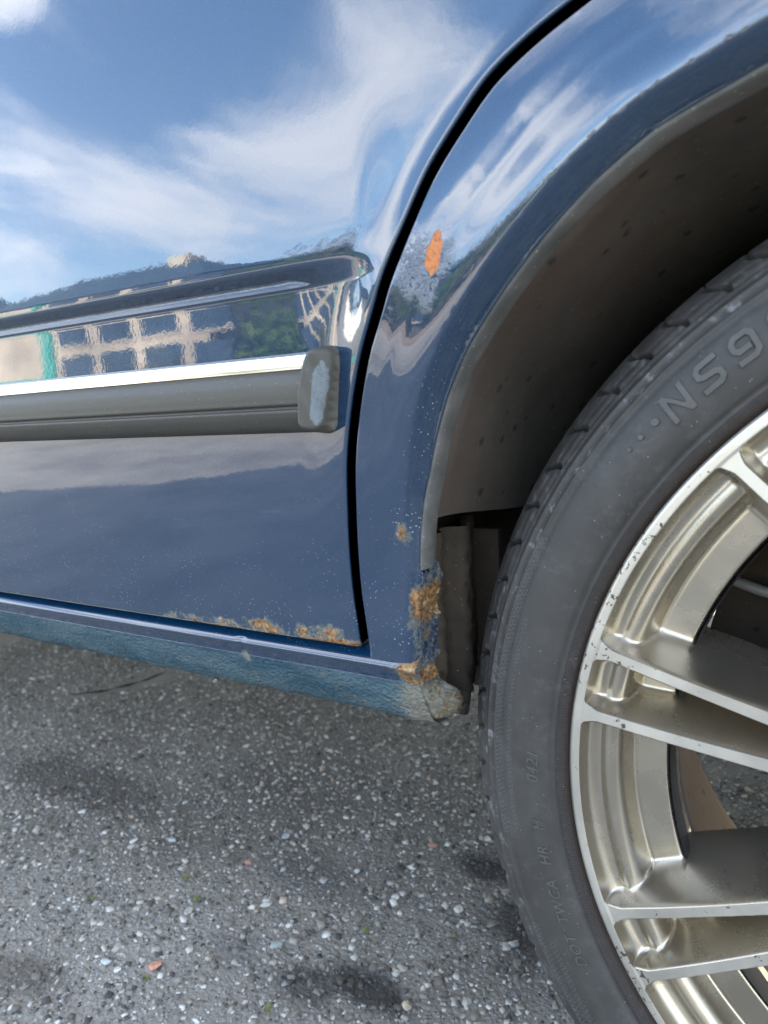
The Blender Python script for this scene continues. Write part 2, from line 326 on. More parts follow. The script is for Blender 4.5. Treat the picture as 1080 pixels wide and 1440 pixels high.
def panel(name, outline, parent, mat=None, extra=(), step=.006, coarse=.05, dense=lambda x, z: (x > -.8) & (x < .1) & (z < .8), Sf=S, rr=.0022, fold=.014, roll=True, attrf=None, mats=None, no_crease=False):
    """a pressed sheet: outline in (x, z), face on the side surface, rolled edge and a folded flange behind it"""
    O = np.asarray(outline, float)
    area = .5*np.sum(O[:, 0]*np.roll(O[:, 1], -1)-np.roll(O[:, 0], -1)*O[:, 1])
    if area < 0: O = O[::-1]
    n = len(O); tg = np.roll(O, -1, 0)-np.roll(O, 1, 0); tg /= np.linalg.norm(tg, axis=1)[:, None]+1e-12; nin = np.c_[-tg[:, 1], tg[:, 0]]
    pts = [O]
    if roll:
        for k in (.12, .35, .7, 1.0, 1.6): pts.append(O+nin*rr*k)
    lo, hi = O.min(0), O.max(0)
    g1 = np.stack(np.meshgrid(np.arange(lo[0], hi[0], step), np.arange(lo[1], hi[1], step), indexing='ij'), -1).reshape(-1, 2); g1 = g1[dense(g1[:, 0], g1[:, 1]) & ~((np.abs(g1[:, 1]-.592) < .022) & (g1[:, 0] < -.31) & no_crease)]
    g2 = np.stack(np.meshgrid(np.arange(lo[0], hi[0], coarse), np.arange(lo[1], hi[1], coarse), indexing='ij'), -1).reshape(-1, 2); g2 = g2[~dense(g2[:, 0], g2[:, 1])]
    cand = np.vstack([g1, g2]+[np.asarray(e) for e in extra]); cand = cand[inside(cand, O)]
    ring = np.vstack(pts[1:]) if roll else np.zeros((0, 2))
    if roll: ring = ring[inside(ring, O)]
    d = edge_dist(cand, O); cand = cand[d > (rr*2.0 if roll else .0015)]
    P = np.vstack([O, ring, cand])
    res = delaunay_2d_cdt([Vector(p) for p in P], [], [list(range(n))], 1, 1e-7)
    V2 = np.array([tuple(v) for v in res[0]]); F = [tuple(f) for f in res[2]]
    dist = edge_dist(V2, O)
    def drop(dd):
        if not roll: return np.zeros_like(dd)
        e = np.clip(rr-dd, 0, rr); return rr-np.sqrt(np.maximum(rr*rr-e*e*.97, 0))
    y = -Sf(V2[:, 0], V2[:, 1])+drop(dist)
    # normals: analytic slope of Sf, bent outward at the rolled edge
    h = 3e-4; sx = (Sf(V2[:, 0]+h, V2[:, 1])-Sf(V2[:, 0]-h, V2[:, 1]))/(2*h); sz = (Sf(V2[:, 0], V2[:, 1]+h)-Sf(V2[:, 0], V2[:, 1]-h))/(2*h)
    N = np.c_[-sx, -np.ones(len(V2)), -sz]
    if roll:
        near = np.where(dist < rr*1.01)[0]
        if len(near):
            Pn = V2[near]; D = ((Pn[:, None, :]-O[None])**2).sum(-1).argmin(1) if len(near)*n < 4e7 else np.concatenate([((c[:, None, :]-O[None])**2).sum(-1).argmin(1) for c in np.array_split(Pn, 20)])
            q = np.clip((rr-dist[near])/rr, 0, .985); sl = q/np.sqrt(1-q*q); nn = nin[D]; N[near, 0] -= nn[:, 0]*sl; N[near, 2] -= nn[:, 1]*sl
    N /= np.linalg.norm(N, axis=1)[:, None]
    V = np.c_[V2[:, 0], y, V2[:, 1]]; A = attrf(V2[:, 0], V2[:, 1]) if attrf else None
    # orient
    a, b, c = (V[list(t)] for t in zip(*[f[:3] for f in F])) if False else (V[[f[0] for f in F]], V[[f[1] for f in F]], V[[f[2] for f in F]])
    if np.mean(np.cross(b-a, c-a)[:, 1]) > 0: F = [f[::-1] for f in F]
    o = mesh(name, V, F, mats or (mat or M['paint'],), parent, normals=N, attrs=A)
    if fold:
        y0 = -Sf(O[:, 0], O[:, 1])+drop(np.zeros(n)); L0 = np.c_[O[:, 0], y0, O[:, 1]]; L1 = L0.copy(); L1[:, 1] += fold
        FF = [(i, (i+1) % n, n+(i+1) % n, n+i) for i in range(n)]; me = o.data
        bm = bmesh.new(); bm.from_mesh(me); vs_ = [bm.verts.new(v) for v in np.vstack([L0, L1])]
        for f in FF: bm.faces.new([vs_[i] for i in f])
        # attributes on new verts stay 0; keep normals by writing them again
        nv = len(V); bm.to_mesh(me); bm.free()
        me.polygons.foreach_set('use_smooth', [True]*len(me.polygons))
        if A:
            for k_, v_ in A.items():
                at = me.attributes[k_]; buf = np.empty(len(me.vertices), np.float32); at.data.foreach_get('value', buf); av = attrf(L0[:, 0], L0[:, 2])[k_]; buf[nv:nv+n] = av; buf[nv+n:] = av; at.data.foreach_set('value', buf)
        fn = np.c_[-nin[:, 0], np.zeros(n), -nin[:, 1]]; NN = np.vstack([N, fn, fn])
        me.update(); me.normals_split_custom_set_from_vertices([tuple(v) for v in NN])
    return o

# ------------------------------------------------------------------ traced marks on the paint, in car coordinates (x, z, radius x, radius z, strength)
RUST = [(-.440, .3820, .014, .0042, .80), (-.428, .3785, .012, .004, .62), (-.470, .3800, .018, .0035, .58), (-.500, .3795, .016, .0032, .60), (-.522, .379, .010, .003, .50), (-.470, .3765, .06, .0013, .72),
        (-.406, .3800, .0052, .0052, .80), (-.382, .3828, .007, .0066, .74), (-.376, .3770, .015, .0024, .88), (-.392, .3760, .03, .0018, .80), (-.3935, .382, .008, .006, .54),
        (-.3262, .4500, .0032, .0044, .84), (-.3245, .4460, .0034, .0034, .66), (-.325, .4480, .009, .012, .38)]
CHIP = [(-.2900, .5865, .0042, .0060), (-.2878, .5915, .0028, .0052), (-.2920, .5815, .0032, .0042)]
BLIST = [(-.297, .585, .0045, .006, .6), (-.2955, .575, .0022, .006, .7), (-.285, .588, .0025, .005, .5), (-.305, .583, .003, .007, .5)]
def spots(x, z, L):
    v = np.zeros_like(x)
    for s in L:
        k = s[4] if len(s) > 4 else 1.; q = ((x-s[0])/s[2])**2+((z-s[1])/s[3])**2; v = np.maximum(v, k*np.exp(-q*.55))
    return v
def paint_attrs(x, z):
    dxx = np.where(x > -1.3, -x, -(x+2.6)); r = np.hypot(dxx, z-HUB); d = r-arch_r(np.degrees(np.arctan2(z-HUB, np.abs(dxx))))
    edge = sst(.0095, .001, d)*sst(.425, .415, z)*sst(-1, -.5, x)*(x < 0)
    rust = np.maximum(spots(x, z, RUST), edge*np.maximum(.36, .80*np.exp(-((z-.406)/.018)**2)+.66*np.exp(-((z-.364)/.011)**2)))
    ch = np.maximum.reduce([np.exp(-(((x-a)/c)**2+((z-b)/e)**2)*.7) for a, b, c, e in CHIP])
    low = sst(.56, .46, z); speck = .45*sst(.52, .40, z)+.5*sst(.022, .006, d)*sst(.62, .50, z)+.04
    return dict(rust=rust, chip=ch, blister=spots(x, z, BLIST)*(1-sst(.35, .5, ch)), low=low, speck=speck, guard=np.zeros_like(x),
                dirt=1.05*sst(.3774, .3762, z)*(x < -.412)+edge*.35)

# ------------------------------------------------------------------ the car
car = empty('car', (0, 0, 0), label='dark blue car with rusty sill, dark grey side moulding and paired-spoke alloy wheels on asphalt', cat='car')
GAP = np.array([(-.3603, .3745), (-.3608, .3934), (-.3613, .408), (-.3608, .4298), (-.3575, .465), (-.3539, .4897), (-.347, .5164), (-.3365, .5428), (-.3247, .565), (-.3176, .5804), (-.3037, .6045), (-.291, .6239), (-.2766, .6399), (-.2605, .6553), (-.2419, .666), (-.2219, .6744), (-.190, .688), (-.150, .712), (-.105, .752), (-.065, .805), (-.040, .865), (-.03, .93)])
def offset(P, d):
    tg = np.gradient(P, axis=0); tg /= np.linalg.norm(tg, axis=1)[:, None]; return P+np.c_[-tg[:, 1], tg[:, 0]]*d
GAPs = smooth_curve(GAP, .004)
g_door, g_quart = offset(GAPs, .0031), offset(GAPs, -.0031)
if g_door[len(g_door)//3, 0] > g_quart[len(g_door)//3, 0]: g_door, g_quart = g_quart, g_door
crease_pts = np.array([(x, z) for x in np.arange(-1.12, -.31, .004) for z in np.concatenate([np.arange(.5805, .5985, .0005), [.572, .575, .5775, .5795, .5995, .601, .603, .606, .609, .612]])])
BEL = .93
def arch_pts(cx, a0, a1, n, d=0):
    ph = np.linspace(a0, a1, n); r = arch_r(ph)+d; return np.c_[cx-r*np.cos(np.radians(ph)), HUB+r*np.sin(np.radians(ph))]
arch_extra = np.vstack([arch_pts(0, 8, 110, 150, d) for d in np.concatenate([np.arange(.0008, .018, .0012), np.arange(.02, .09, .004)])])

# rear door
g = g_door[g_door[:, 1] > .3752]
door_out = np.vstack([resample(np.array([(-1.118, BEL), (-1.118, .3755), (g[0, 0]-.003, .3755)]), .004, False), resample(np.vstack([[(g[0, 0]-.0006, .3762)], g]), .004, False), resample(np.array([(-.033, BEL), (-1.116, BEL)]), .03, False)[1:]])
door_rings = np.vstack([arch_pts(0, 8, 80, 170, d) for d in np.arange(.030, .16, .0035)]); door_rings = door_rings[np.abs(door_rings[:, 1]-.592) > .022]
rear_door = panel('rear_door', door_out, car, extra=(crease_pts, door_rings), attrf=paint_attrs, no_crease=True)
# quarter panel
g = g_quart[g_quart[:, 1] > .3685]
quart = np.vstack([[(-.3583, .3676)], g, resample(np.array([(-.024, BEL), (.93, BEL), (.93, .40), (.3335+.01, .40)]), .02, False)[1:-1], arch_pts(0, 165, 90, 90), arch_pts(0, 90, 9.2, 130)])
quart = np.vstack([quart, resample(np.array([(-.3268, .3676), (-.3570, .3676)]), .004, False)[:-1]])
quarter = panel('quarter_panel', quart, car, extra=(arch_extra,), attrf=paint_attrs, rr=.0015, fold=.010)
# front door, front wing (outside the picture, same pressing)
far = lambda x, z: (x > 9)
fd = resample(np.array([(-2.14, BEL), (-2.14, .3755), (-1.124, .3755), (-1.124, BEL)]), .03)
front_door = panel('front_door', fd, car, extra=(crease_pts-np.array([1.02, 0]),), dense=far, attrf=paint_attrs)
fw = np.vstack([resample(np.array([(-2.146, .3700), (-2.146, BEL-.03), (-2.9, .82), (-3.38, .72), (-3.38, .40), (-2.95, .40)]), .03, False), arch_pts(-2.6, 15, 165, 90), [(-2.265, .3700)]])
wing = panel('front_wing', fw, car, dense=far, attrf=paint_attrs)

# sill: profile swept along x
def sill():
    prof = np.array([(.3865, -.026), (.3775, -.011), (.3720, -.003), (.3690, .0015), (.3675, .0026), (.3662, .0022), (.3645, .0006), (.361, -.0008), (.3565, -.0022), (.352, -.0040), (.347, -.0066), (.342, -.0095), (.337, -.0130), (.333, -.0168), (.3305, -.0215), (.3295, -.028), (.3292, -.040), (.331, -.075)])
    pp = smooth_curve(prof, .0009); xs = np.concatenate([np.arange(-2.27, -.9, .05), np.linspace(-.9, -.3258, 206)])
    V = []; at = {k: [] for k in ('rust', 'chip', 'blister', 'low', 'speck', 'guard', 'dirt')}
    for x in xs:
        n1 = .0004*np.sin(x*31)+.0002*np.sin(x*143+1); bend = .0022*sst(-.352, -.33, x)
        seam = .0014*math.exp(-((x+.4585)/.0016)**2)
        for z, o in pp:
            low_ = float(sst(.356, .34, z)); s = float(S(min(x, -.36), .3675))*1.0+o-(seam if z < .37 else 0)
            lump = low_*(n1+.0009*math.sin(x*420+z*900)*math.sin(z*700+x*170))
            z2 = z if z > .355 else .355-(.355-z)*1.17
            V.append((x, -(s+lump)+bend*low_, z2-(.0005*low_*math.sin(x*9)+ .002*low_*float(sst(-.38, -.33, x)))))
            e = float(sst(-.352, -.330, x))
            at['rust'].append(.6*e*math.exp(-((z-.366)/.010)**2)+.25*e); at['chip'].append(0); at['blister'].append(.25*low_); at['low'].append(1); at['speck'].append(.4)
            at['guard'].append(float(sst(.3595, .3555, z))); at['dirt'].append(.30*float(sst(.362, .357, z))*float(sst(.348, .354, z))+.55*e*float(sst(.364, .352, z))+.42*float(sst(-.52, -.36, x))*float(sst(.356, .345, z))+.5*math.exp(-((x+.4585)/.003)**2)*float(sst(.366, .36, z)))
    V = np.array(V); nv = len(pp); F = grid_faces(len(xs), nv)
    o = mesh('sill', V, [f[::-1] for f in F], (M['paint'],), car, attrs=at)
    return o
sill_o = sill()
# ragged, rusted flange that closes the quarter panel and sill behind the door
def flange():
    zs = np.concatenate([np.arange(.4300, .3700, -.0012), np.arange(.3700, .3240, -.0012)]); ds = np.linspace(0, 1, 26); V = []; at = {k: [] for k in ('rust', 'chip', 'blister', 'low', 'speck', 'guard', 'dirt')}
    for z in zs:
        ph = math.degrees(math.asin(max(-1, min(1, (z-HUB)/arch_r(10))))); r = float(arch_r(max(ph, 3))); xe = -math.sqrt(max(r*r-(z-HUB)**2, 0))
        xe = xe if z > .368 else -.3262
        ys = (-float(S(xe, z))+.0004) if z > .368 else -float(S(-.36, .3675))-float(np.interp(z, [.3252, .3293, .334, .3397, .3456, .3515, .361, .3675], [-.030, -.0168, -.013, -.0095, -.0066, -.004, -.0008, .0026]))+.0022*float(sst(.356, .34, z))-.0008
        bulge = .0068*math.exp(-((z-.337)/.013)**2)
        for d in ds:
            y = ys+(.0012 if d < .02 else 0)+d*(.020+bulge*1.1); j = (math.sin(z*900+d*7)*math.sin(z*377+d*19)*.0007+math.sin(z*2100+d*31)*.0004)*(.4+d)+bulge*.16*math.sin(z*420+d*11)*math.sin(d*17+z*130)
            x = xe-.010*(d < .02)+.0003+d*.002+bulge*math.sin(d*math.pi*.75)*1.5+j+.0009*d*math.sin(z*260)
            V.append((x, y, z+(.0015*math.sin(d*23) if z < .327 else 0)))
            at['rust'].append(max(.88*math.exp(-((z-.406)/.016)**2), .72*math.exp(-((z-.361)/.011)**2), .44)*(1 if d > .05 else .8)); at['chip'].append(0); at['blister'].append(.5); at['low'].append(1); at['speck'].append(.5); at['guard'].append(0)
            at['dirt'].append(.25 if z > .37 else .25+.75*float(sst(.362, .348, z)))
    return mesh('rusted_flange', V, grid_faces(len(zs), len(ds)), (M['paint'],), quarter, attrs=at)
flange()

# grey rubber trim round the arch
def arch_trim(cx, name='wheel_arch_trim', fine=True):
    a0 = 19.4; ph = np.linspace(a0, 180-a0, 240 if fine else 60); V = []
    prof = [(.0010, -.0003, 0), (.0007, -.0010, 1), (-.0005, -.0011, 1), (-.0016, .0006, 1), (-.0024, .0030, 1), (-.0029, .0056, 1), (-.0031, .0080, 1), (-.0028, .0110, 1)]
    pr = smooth_curve(np.array([p[:2] for p in prof]), .0009)
    for p in ph:
        r = float(arch_r(p)); e = min((p-a0)/2.2, (180-a0-p)/2.2, 1); e = math.sqrt(max(0, 1-(1-e)**2)); c, s_ = math.cos(R(p)), math.sin(R(p))
        wav = .0003*math.sin(p*.9)+.00025*math.sin(p*2.3)
        ys = -float(S(cx-r*c, HUB+r*s_))
        for d, yy in pr:
            k = .55+.45*e; rr_ = r+d*k+(wav if d < -.005 else 0); V.append((cx-rr_*c, ys+yy*1.05, HUB+rr_*s_))
    return mesh(name, V, grid_faces(len(ph), len(pr)), (M['rubber_trim'],), car)
arch_trim(0); arch_trim(-2.6, fine=False)
# inner arch liner
def liner(cx):
    V = []; ph = np.linspace(24, 156, 120); ys = np.concatenate([np.linspace(-.016, .02, 8), np.linspace(.03, .27, 26)])
    for p in ph:
        for y in ys:
            pe = p
            if p < 30: pe = p-(y+.016)*6.0-1.1*math.sin(y*38)*max(0, y)*2
            r = float(arch_r(pe))-.0035-.001*float(sst(-.016, .03, y))-.022*float(sst(.0, .17, y))+.0012*math.sin(p*.35+y*30)
            ra_ = float(arch_r(pe)); yl = -float(S(cx-ra_*math.cos(R(pe)), HUB+ra_*math.sin(R(pe))))+.009; yy_ = yl+(y+.016)/.286*(.27-yl); r = r if y > -.015 else ra_-.0022
            V.append((cx-r*math.cos(R(pe)), yy_, HUB+r*math.sin(R(pe))))
    return mesh('arch_liner', V, grid_faces(len(ph), len(ys)), (M['liner'],), car)
liner(0); liner(-2.6)
# structure seen between flange and tyre, under the liner edge
def inner_structure():
    b = MB(); b.box((-.352, -.004, .332), (-.346, .30, .50)); o = b.build('inner_sill_plate', M['under'], car)
    b = MB(); b.box((-.3455, .078, .316), (-.3165, .083, .43)); b.build('splash_plate', M['under'], car)
    V = []; zs = np.linspace(.334, .441, 46); prof = [(-.345, -.004), (-.340, .001), (-.3375, .004), (-.3375, .012), (-.3405, .015), (-.3405, .026), (-.3325, .030), (-.331, .036), (-.334, .040), (-.334, .046), (-.343, .050), (-.345, .075)]
    pr = smooth_curve(np.array(prof), .0015)
    for z in zs:
        for x, y in pr: V.append((x+.012+.0006*math.sin(z*240+y*300)+.0005*math.sin(z*610), y+.0008*math.sin(z*90), z))
    mesh('seam_rail', V, grid_faces(len(zs), len(pr)), (M['under'],), car)
    c = MB(); c.tube([(-.326, .034, .350), (-.325, .033, .334), (-.326, .032, .317)], [.005, .0055, .004], 9)
    c.build('drain_plug', M['liner'], car, True)
inner_structure()

# side moulding on the door
def moulding(x0, x1, parent, cap=True):
    m0 = (.5490, .5050); prof = [(.5494, .0000), (.5490, .0055), (.5478, .0083), (.5455, .0098), (.5420, .0108), (.5402, .0108)]
    rub = [(.5404, .0096), (.5388, .0098), (.5365, .0112), (.5335, .0124), (.5290, .0130), (.5240, .0130), (.5212, .0127), (.5203, .0112), (.5190, .0112), (.5182, .0126), (.5150, .0122), (.5120, .0108), (.5085, .0082), (.5062, .0050), (.5052, .0010), (.5056, -.002)]
    xs = np.arange(x0, x1+.001, .012)
    o = empty('side_moulding'); o.parent = parent
    def sweep(pr, nm, mat, att=False, xs=xs):
        pr = smooth_curve(np.array(pr), .0006); V = [(x, -float(S(x, z))-of, z) for x in xs for z, of in pr]
        return mesh(nm, V, [f[::-1] for f in grid_faces(len(xs), len(pr))], (mat,), None, attrs={'fade': np.zeros(len(V))} if att else None)
    a = sweep(prof, 'chrome_strip', M['chrome'], xs=np.append(xs[:-1], -.3665) if cap else xs); b = sweep(rub, 'rubber_strip', M['moulding'], True, xs=np.append(xs[:-1], -.3705) if cap else xs)
    c = [a, b]
    if cap:
        # worn rubber end cap: slanted front edge, rounded corners
        OUT = np.array([(-.3688, .5510), (-.3620, .5522), (-.3560, .5514), (-.3535, .5490), (-.3530, .5440), (-.3548, .5330), (-.3572, .5220), (-.3590, .5130), (-.3606, .5075), (-.3640, .5048), (-.3720, .5046), (-.3775, .5062), (-.3802, .5095), (-.3806, .5150), (-.3797, .5240), (-.3775, .5340), (-.3740, .5430), (-.3708, .5490)])
        OUT = resample(np.vstack([smooth_curve(np.vstack([OUT, OUT[:1]]), .0012)[:-1]]), .0012)
        def Sc(x, z):
            dd = np.clip(-(edge_dist(np.c_[x, z], OUT)*-1), 0, 1)
            return Sm(x, z)+.0148*np.sqrt(np.clip(1-(1-np.clip(dd/.0045, 0, 1))**2, 0, 1))+.0003*np.sin(x*500+z*300)*np.clip(dd/.004, 0, 1)-.0055*sst(-.366, -.353, x)
        def Sm(x, z): return np.vectorize(lambda q: float(S(-.372, q)))(z)
        def fa(x, z):
            xc = -.3580-(.55-z)*.20; return dict(fade=np.exp(-(((x-xc)/.0046)**4))*np.exp(-((z-.5265)/.019)**4)*.78)
        oc = panel('end_cap', OUT, None, mats=(M['moulding'],), Sf=Sc, step=.0011, rr=.0006, fold=0, roll=False, attrf=fa)
        # finite normals from the mesh itself look better here
        c.append(oc)
    for k in c: k.parent = o
    return o
moulding(-1.112, -.3755, rear_door); moulding(-2.135, -1.128, front_door, cap=False)

# ------------------------------------------------------------------ wheels
RIM, TY = .2468, .3146
PAIRS = [12.25, 49.7, -25.15]+[49.7+35.64*k for k in range(1, 8)]
SPOKES = [a+s*4.45 for a in PAIRS for s in (-1, 1)]
def spoke_grid(r, fine):
    """angles of the mesh lines at radius r: lines run parallel to the spokes next to them"""
    near = np.array([0, .0012, .0024, .0034, .0042, .0048, .0054, .0060, .0068, .0078, .009]) if fine else np.array([0, .003, .005, .008])
    A = np.sort(np.array(SPOKES) % 360); A = np.append(A, A[0]+360); out = []
    for a, b in zip(A[:-1], A[1:]):
        g = np.radians(b-a)*r; k = np.minimum(1, g*.42/near[-1]); L = a+np.degrees(near*k/r); Rt = b-np.degrees(near*k/r)[::-1]
        full = fine and (((a+180) % 360)-180 > -64) and (((a+180) % 360)-180 < 80)
        n = (26 if b-a > 15 else 9) if full else (6 if b-a > 15 else 3)
        out.append(L); out.append(np.linspace(L[-1], Rt[0], n+2)[1:-1]); out.append(Rt[:-1])
    return np.concatenate(out)
def clip_tris(V, T, f, labels):
    """cut triangles along f = 0; returns vertices, triangles with f < 0 and f > 0 (each with labels) ; V is an (n, k) table that is interpolated"""
    V = list(map(tuple, V)); f = list(f); neg, pos, nl, pl = [], [], [], []; cache = {}
    arr = np.array(T); fa = np.array(f)[arr]; mn, mx = fa.min(1), fa.max(1)
    sel = mx <= 0; neg += arr[sel].tolist(); nl += labels[sel].tolist(); sel = mn > 0; pos += arr[sel].tolist(); pl += labels[sel].tolist()
    for t in np.where((mx > 0) & (mn <= 0))[0]:
        tri = arr[t].tolist(); P, N_ = [], []
        for a, b in zip(tri, tri[1:]+tri[:1]):
            (N_ if f[a] <= 0 else P).append(a)
            if (f[a] <= 0) != (f[b] <= 0):
                k = (min(a, b), max(a, b))
                if k not in cache:
                    w = f[k[0]]/(f[k[0]]-f[k[1]]); V.append(tuple(np.asarray(V[k[0]])*(1-w)+np.asarray(V[k[1]])*w)); f.append(0.); cache[k] = len(V)-1
                P.append(cache[k]); N_.append(cache[k])
        for L_, O_, ll in ((P, pos, pl), (N_, neg, nl)):
            for q in range(1, len(L_)-1): O_.append([L_[0], L_[q], L_[q+1]]); ll.append(int(labels[t]))
    return np.array(V), np.array(neg), np.array(nl), np.array(pos), np.array(pl)
def wheel_mesh(fine):
    rs = np.concatenate([np.arange(.035, .12, .003), np.arange(.12, .1905, .0016), np.arange(.1905, .2470, .0008)]) if fine else np.concatenate([np.arange(.035, .19, .006), np.arange(.19, .2470, .0024)])
    PH = np.array([spoke_grid(q, fine) for q in rs]).T; RR = np.broadcast_to(rs[None], PH.shape).copy()
    PR_, PY_ = [.0, .05, .052, .105, .115, .135, .150, .1925, .1965, .1982, .2000, .2160, .2172, .2195, .2215, .2240, .2275, .2300, .2325, .2360, .2388, .2404, .2414, .2500], [.012, .012, .016, .018, .030, .085, .10, .10, .060, .036, .0300, .0280, .0288, .0225, .0165, .0128, .0110, .0116, .0128, .0112, .0078, .0030, -.004, -.0045]
    P = np.interp(RR, PR_, PY_); P = (P+np.interp(RR-.0006, PR_, PY_)+np.interp(RR+.0006, PR_, PY_))/3
    best = np.full(PH.shape, 9.); which = np.zeros(PH.shape, int)
    for i, a in enumerate(SPOKES):
        dd = np.abs((PH-a+180) % 360-180); arc = np.radians(dd)*RR; arc = np.where(dd > 90, 9, arc); u = arc < best; best = np.where(u, arc, best); which = np.where(u, i, which)
    hw = .0012+.0007*sst(.20, .12, RR)+.0030*sst(.232, .2425, RR)
    ex = np.maximum(best-hw, 0); dish = .0006+.012*np.clip((.215-RR)/.16, 0, 1)**1.5
    Q = dish-.0015+ex*1.0+np.maximum(ex-.0022, 0)*2.5; Q = Q+.02*sst(.014, .03, ex)
    k = .0064; hmx = np.clip(.5+.5*(P-Q)/k, 0, 1); Y = P*(1-hmx)+Q*hmx-k*hmx*(1-hmx)
    mach = np.where(RR > .2405, .0, dish)
    spoke = (Q < P+.0005) & (RR > .118) & (RR < .2385)
    nu, nv = PH.shape; c, s_ = np.cos(np.radians(PH)), np.sin(np.radians(PH))
    def norms(Yg):
        G = np.stack([-RR*c, Yg, HUB+RR*s_], -1); e1 = np.roll(G, -1, 0)-np.roll(G, 1, 0); e2 = np.gradient(G, axis=1); N = np.cross(e1, e2); N /= np.linalg.norm(N, axis=2)[..., None]+1e-12; return np.where(N[..., 1:2] > 0, -N, N).reshape(-1, 3)
    lip = .0022*np.clip((RR-.2448)/.002, 0, 1)**2
    T = np.concatenate([(lambda a: np.vstack([a[:, [0, 1, 2]], a[:, [0, 2, 3]]]))(np.array(grid_faces(nu, nv, wrap=True)))]); fq = spoke.reshape(-1)
    lab = np.where(fq[T].sum(1) >= 2, which.reshape(-1)[T[:, 0]]+1, 0)
    tab = np.c_[RR.reshape(-1), c.reshape(-1), s_.reshape(-1), Y.reshape(-1), (mach+lip).reshape(-1), norms(Y), norms(mach+lip), (Y-mach).reshape(-1)]
    tab, keep, kl, _, _ = clip_tris(tab, T, tab[:, 3]-.050, lab)
    tab, fl, fll, pa, pal = clip_tris(tab, keep, tab[:, -1], kl)
    hyp = np.hypot(tab[:, 1], tab[:, 2]); X = -tab[:, 0]*tab[:, 1]/hyp; Z = HUB+tab[:, 0]*tab[:, 2]/hyp
    Vp = np.c_[X, tab[:, 3], Z]; Vf = np.c_[X, tab[:, 4], Z]; n = len(X)
    V = np.vstack([Vp, Vf]); N = np.vstack([tab[:, 5:8], tab[:, 8:11]]); F = np.vstack([pa, fl+n]); fm = np.r_[np.zeros(len(pa), int), np.ones(len(fl), int)]; fs = np.r_[pal, fll]
    a = V[F[:, 0]]; cr_ = np.cross(V[F[:, 1]]-a, V[F[:, 2]]-a)[:, 1] > 0; F[cr_] = F[cr_][:, ::-1]
    N /= np.linalg.norm(N, axis=1)[:, None]+1e-12
    return V, F, fm, fs, N
def tyre_mesh(fine):
    prof = [(.2440, .0065), (.2468, .0035), (.2482, .0012), (.2500, -.0008), (.2530, -.0020), (.2552, -.0018), (.2575, -.0042), (.2610, -.0058), (.2680, -.0072), (.2760, -.0066), (.2830, -.0046), (.2875, -.0026), (.2892, -.0030), (.2905, -.0016), (.2930, -.0002), (.2945, -.0004), (.2958, .0018), (.2995, .0050), (.3030, .0085), (.3062, .0128), (.3090, .0182), (.3115, .0250), (.3133, .033), (.3142, .045), (.3146, .070), (.3146, .150), (.3140, .172), (.3105, .192), (.300, .206), (.276, .213), (.256, .208), (.246, .200)]
    pr = smooth_curve(np.array(prof), .0010 if fine else .006)
    ph = np.concatenate([np.arange(-70, 80, .125), np.arange(80, 95, .5), np.arange(95, 290, 1.5)]) if fine else np.arange(0, 360, 3.)
    V = []; U = []; at = {'hatch': [], 'scuff': []}
    rr_, yy = pr[:, 0], pr[:, 1]
    tg = np.gradient(pr, axis=0); tg /= np.linalg.norm(tg, axis=1)[:, None]; nr = np.c_[tg[:, 1]*-1, tg[:, 0]]      # outward of profile
    nr = np.where(((nr[:, 0]*1.0-nr[:, 1]) < 0)[:, None] & (yy < .1)[:, None], -nr, nr)
    for p in ph:
        D = np.zeros(len(pr))
        if fine:
            for a in SLITS:
                da = (p-a)*math.pi/180*.31
                if abs(da) < .03:
                    t = np.clip((rr_-.2985)/(.3125-.2985), 0, 1); c0 = .0075*(t-.45)*-1+.0022*np.sin(t*6.28)           # slanting, slightly S shaped
                    w = (.0015*np.sin(np.clip(t*.92+.06, 0, 1)*math.pi)**.6)*(yy < .06)+1e-5
                    D += (.0085-.0060*sst(.3085, .3125, rr_))*np.exp(-np.abs((da-c0)/w)**3.)*(rr_ > .2988)*(yy < .055)*sst(.2985, .302, rr_)
                    # thin tail line that turns along the shoulder
                    tl = (da > -.019) & (da < .0015); D += .0007*np.exp(-((rr_-.2995)/.0006)**2)*tl*(yy < .02)
            D += .0005*np.exp(-((rr_-.3035)/.0007)**2)*(yy < .02)
        for L0 in (.2935, .2916): D += -.0006*np.exp(-((rr_-L0)/.00035)**2)*(yy < .03)
        D += .0005*np.exp(-((rr_-.2968)/.0005)**2)*(yy < .03)
        h1 = ((rr_ > .2838) & (rr_ < .2895) & (yy < .05))*(-10 < p < 27)+((rr_ > .2780) & (rr_ < .2805) & (yy < .05))*(-9 < p < 18)+((rr_ > .2838) & (rr_ < .2895) & (yy < .05))*(p < -21)+((rr_ > .2775) & (rr_ < .2815) & (yy < .05))*(p < -23)
        edge_ = 0.0004*((-10 < p < 27) or p < -21)
        D -= edge_*(np.exp(-((rr_-.2838)/.0003)**2)+np.exp(-((rr_-.2895)/.0003)**2))*(yy < .03)
        # long grooves round the tread
        for y0 in (.075, .105, .135): D += .006*np.exp(-((yy-y0)/.005)**4)*(rr_ > .31)
        r2 = rr_-nr[:, 0]*D; y2 = yy-nr[:, 1]*D
        c, s_ = math.cos(R(p)), math.sin(R(p)); z = HUB+r2*s_; z = np.maximum(z, .0015)
        V += list(zip(-r2*c, y2, z)); U += [(R(p)*.28, a) for a in r2]; at['hatch'] += list(h1.astype(float)); at['scuff'] += list(np.where((rr_ > .2965) & (yy < .03), (.75 if p < 20 else .35), np.where((np.abs(rr_-.2925) < .0022), .9, .1)))
    return V, [f[::-1] for f in grid_faces(len(ph), len(pr), wrap=True)], U, at
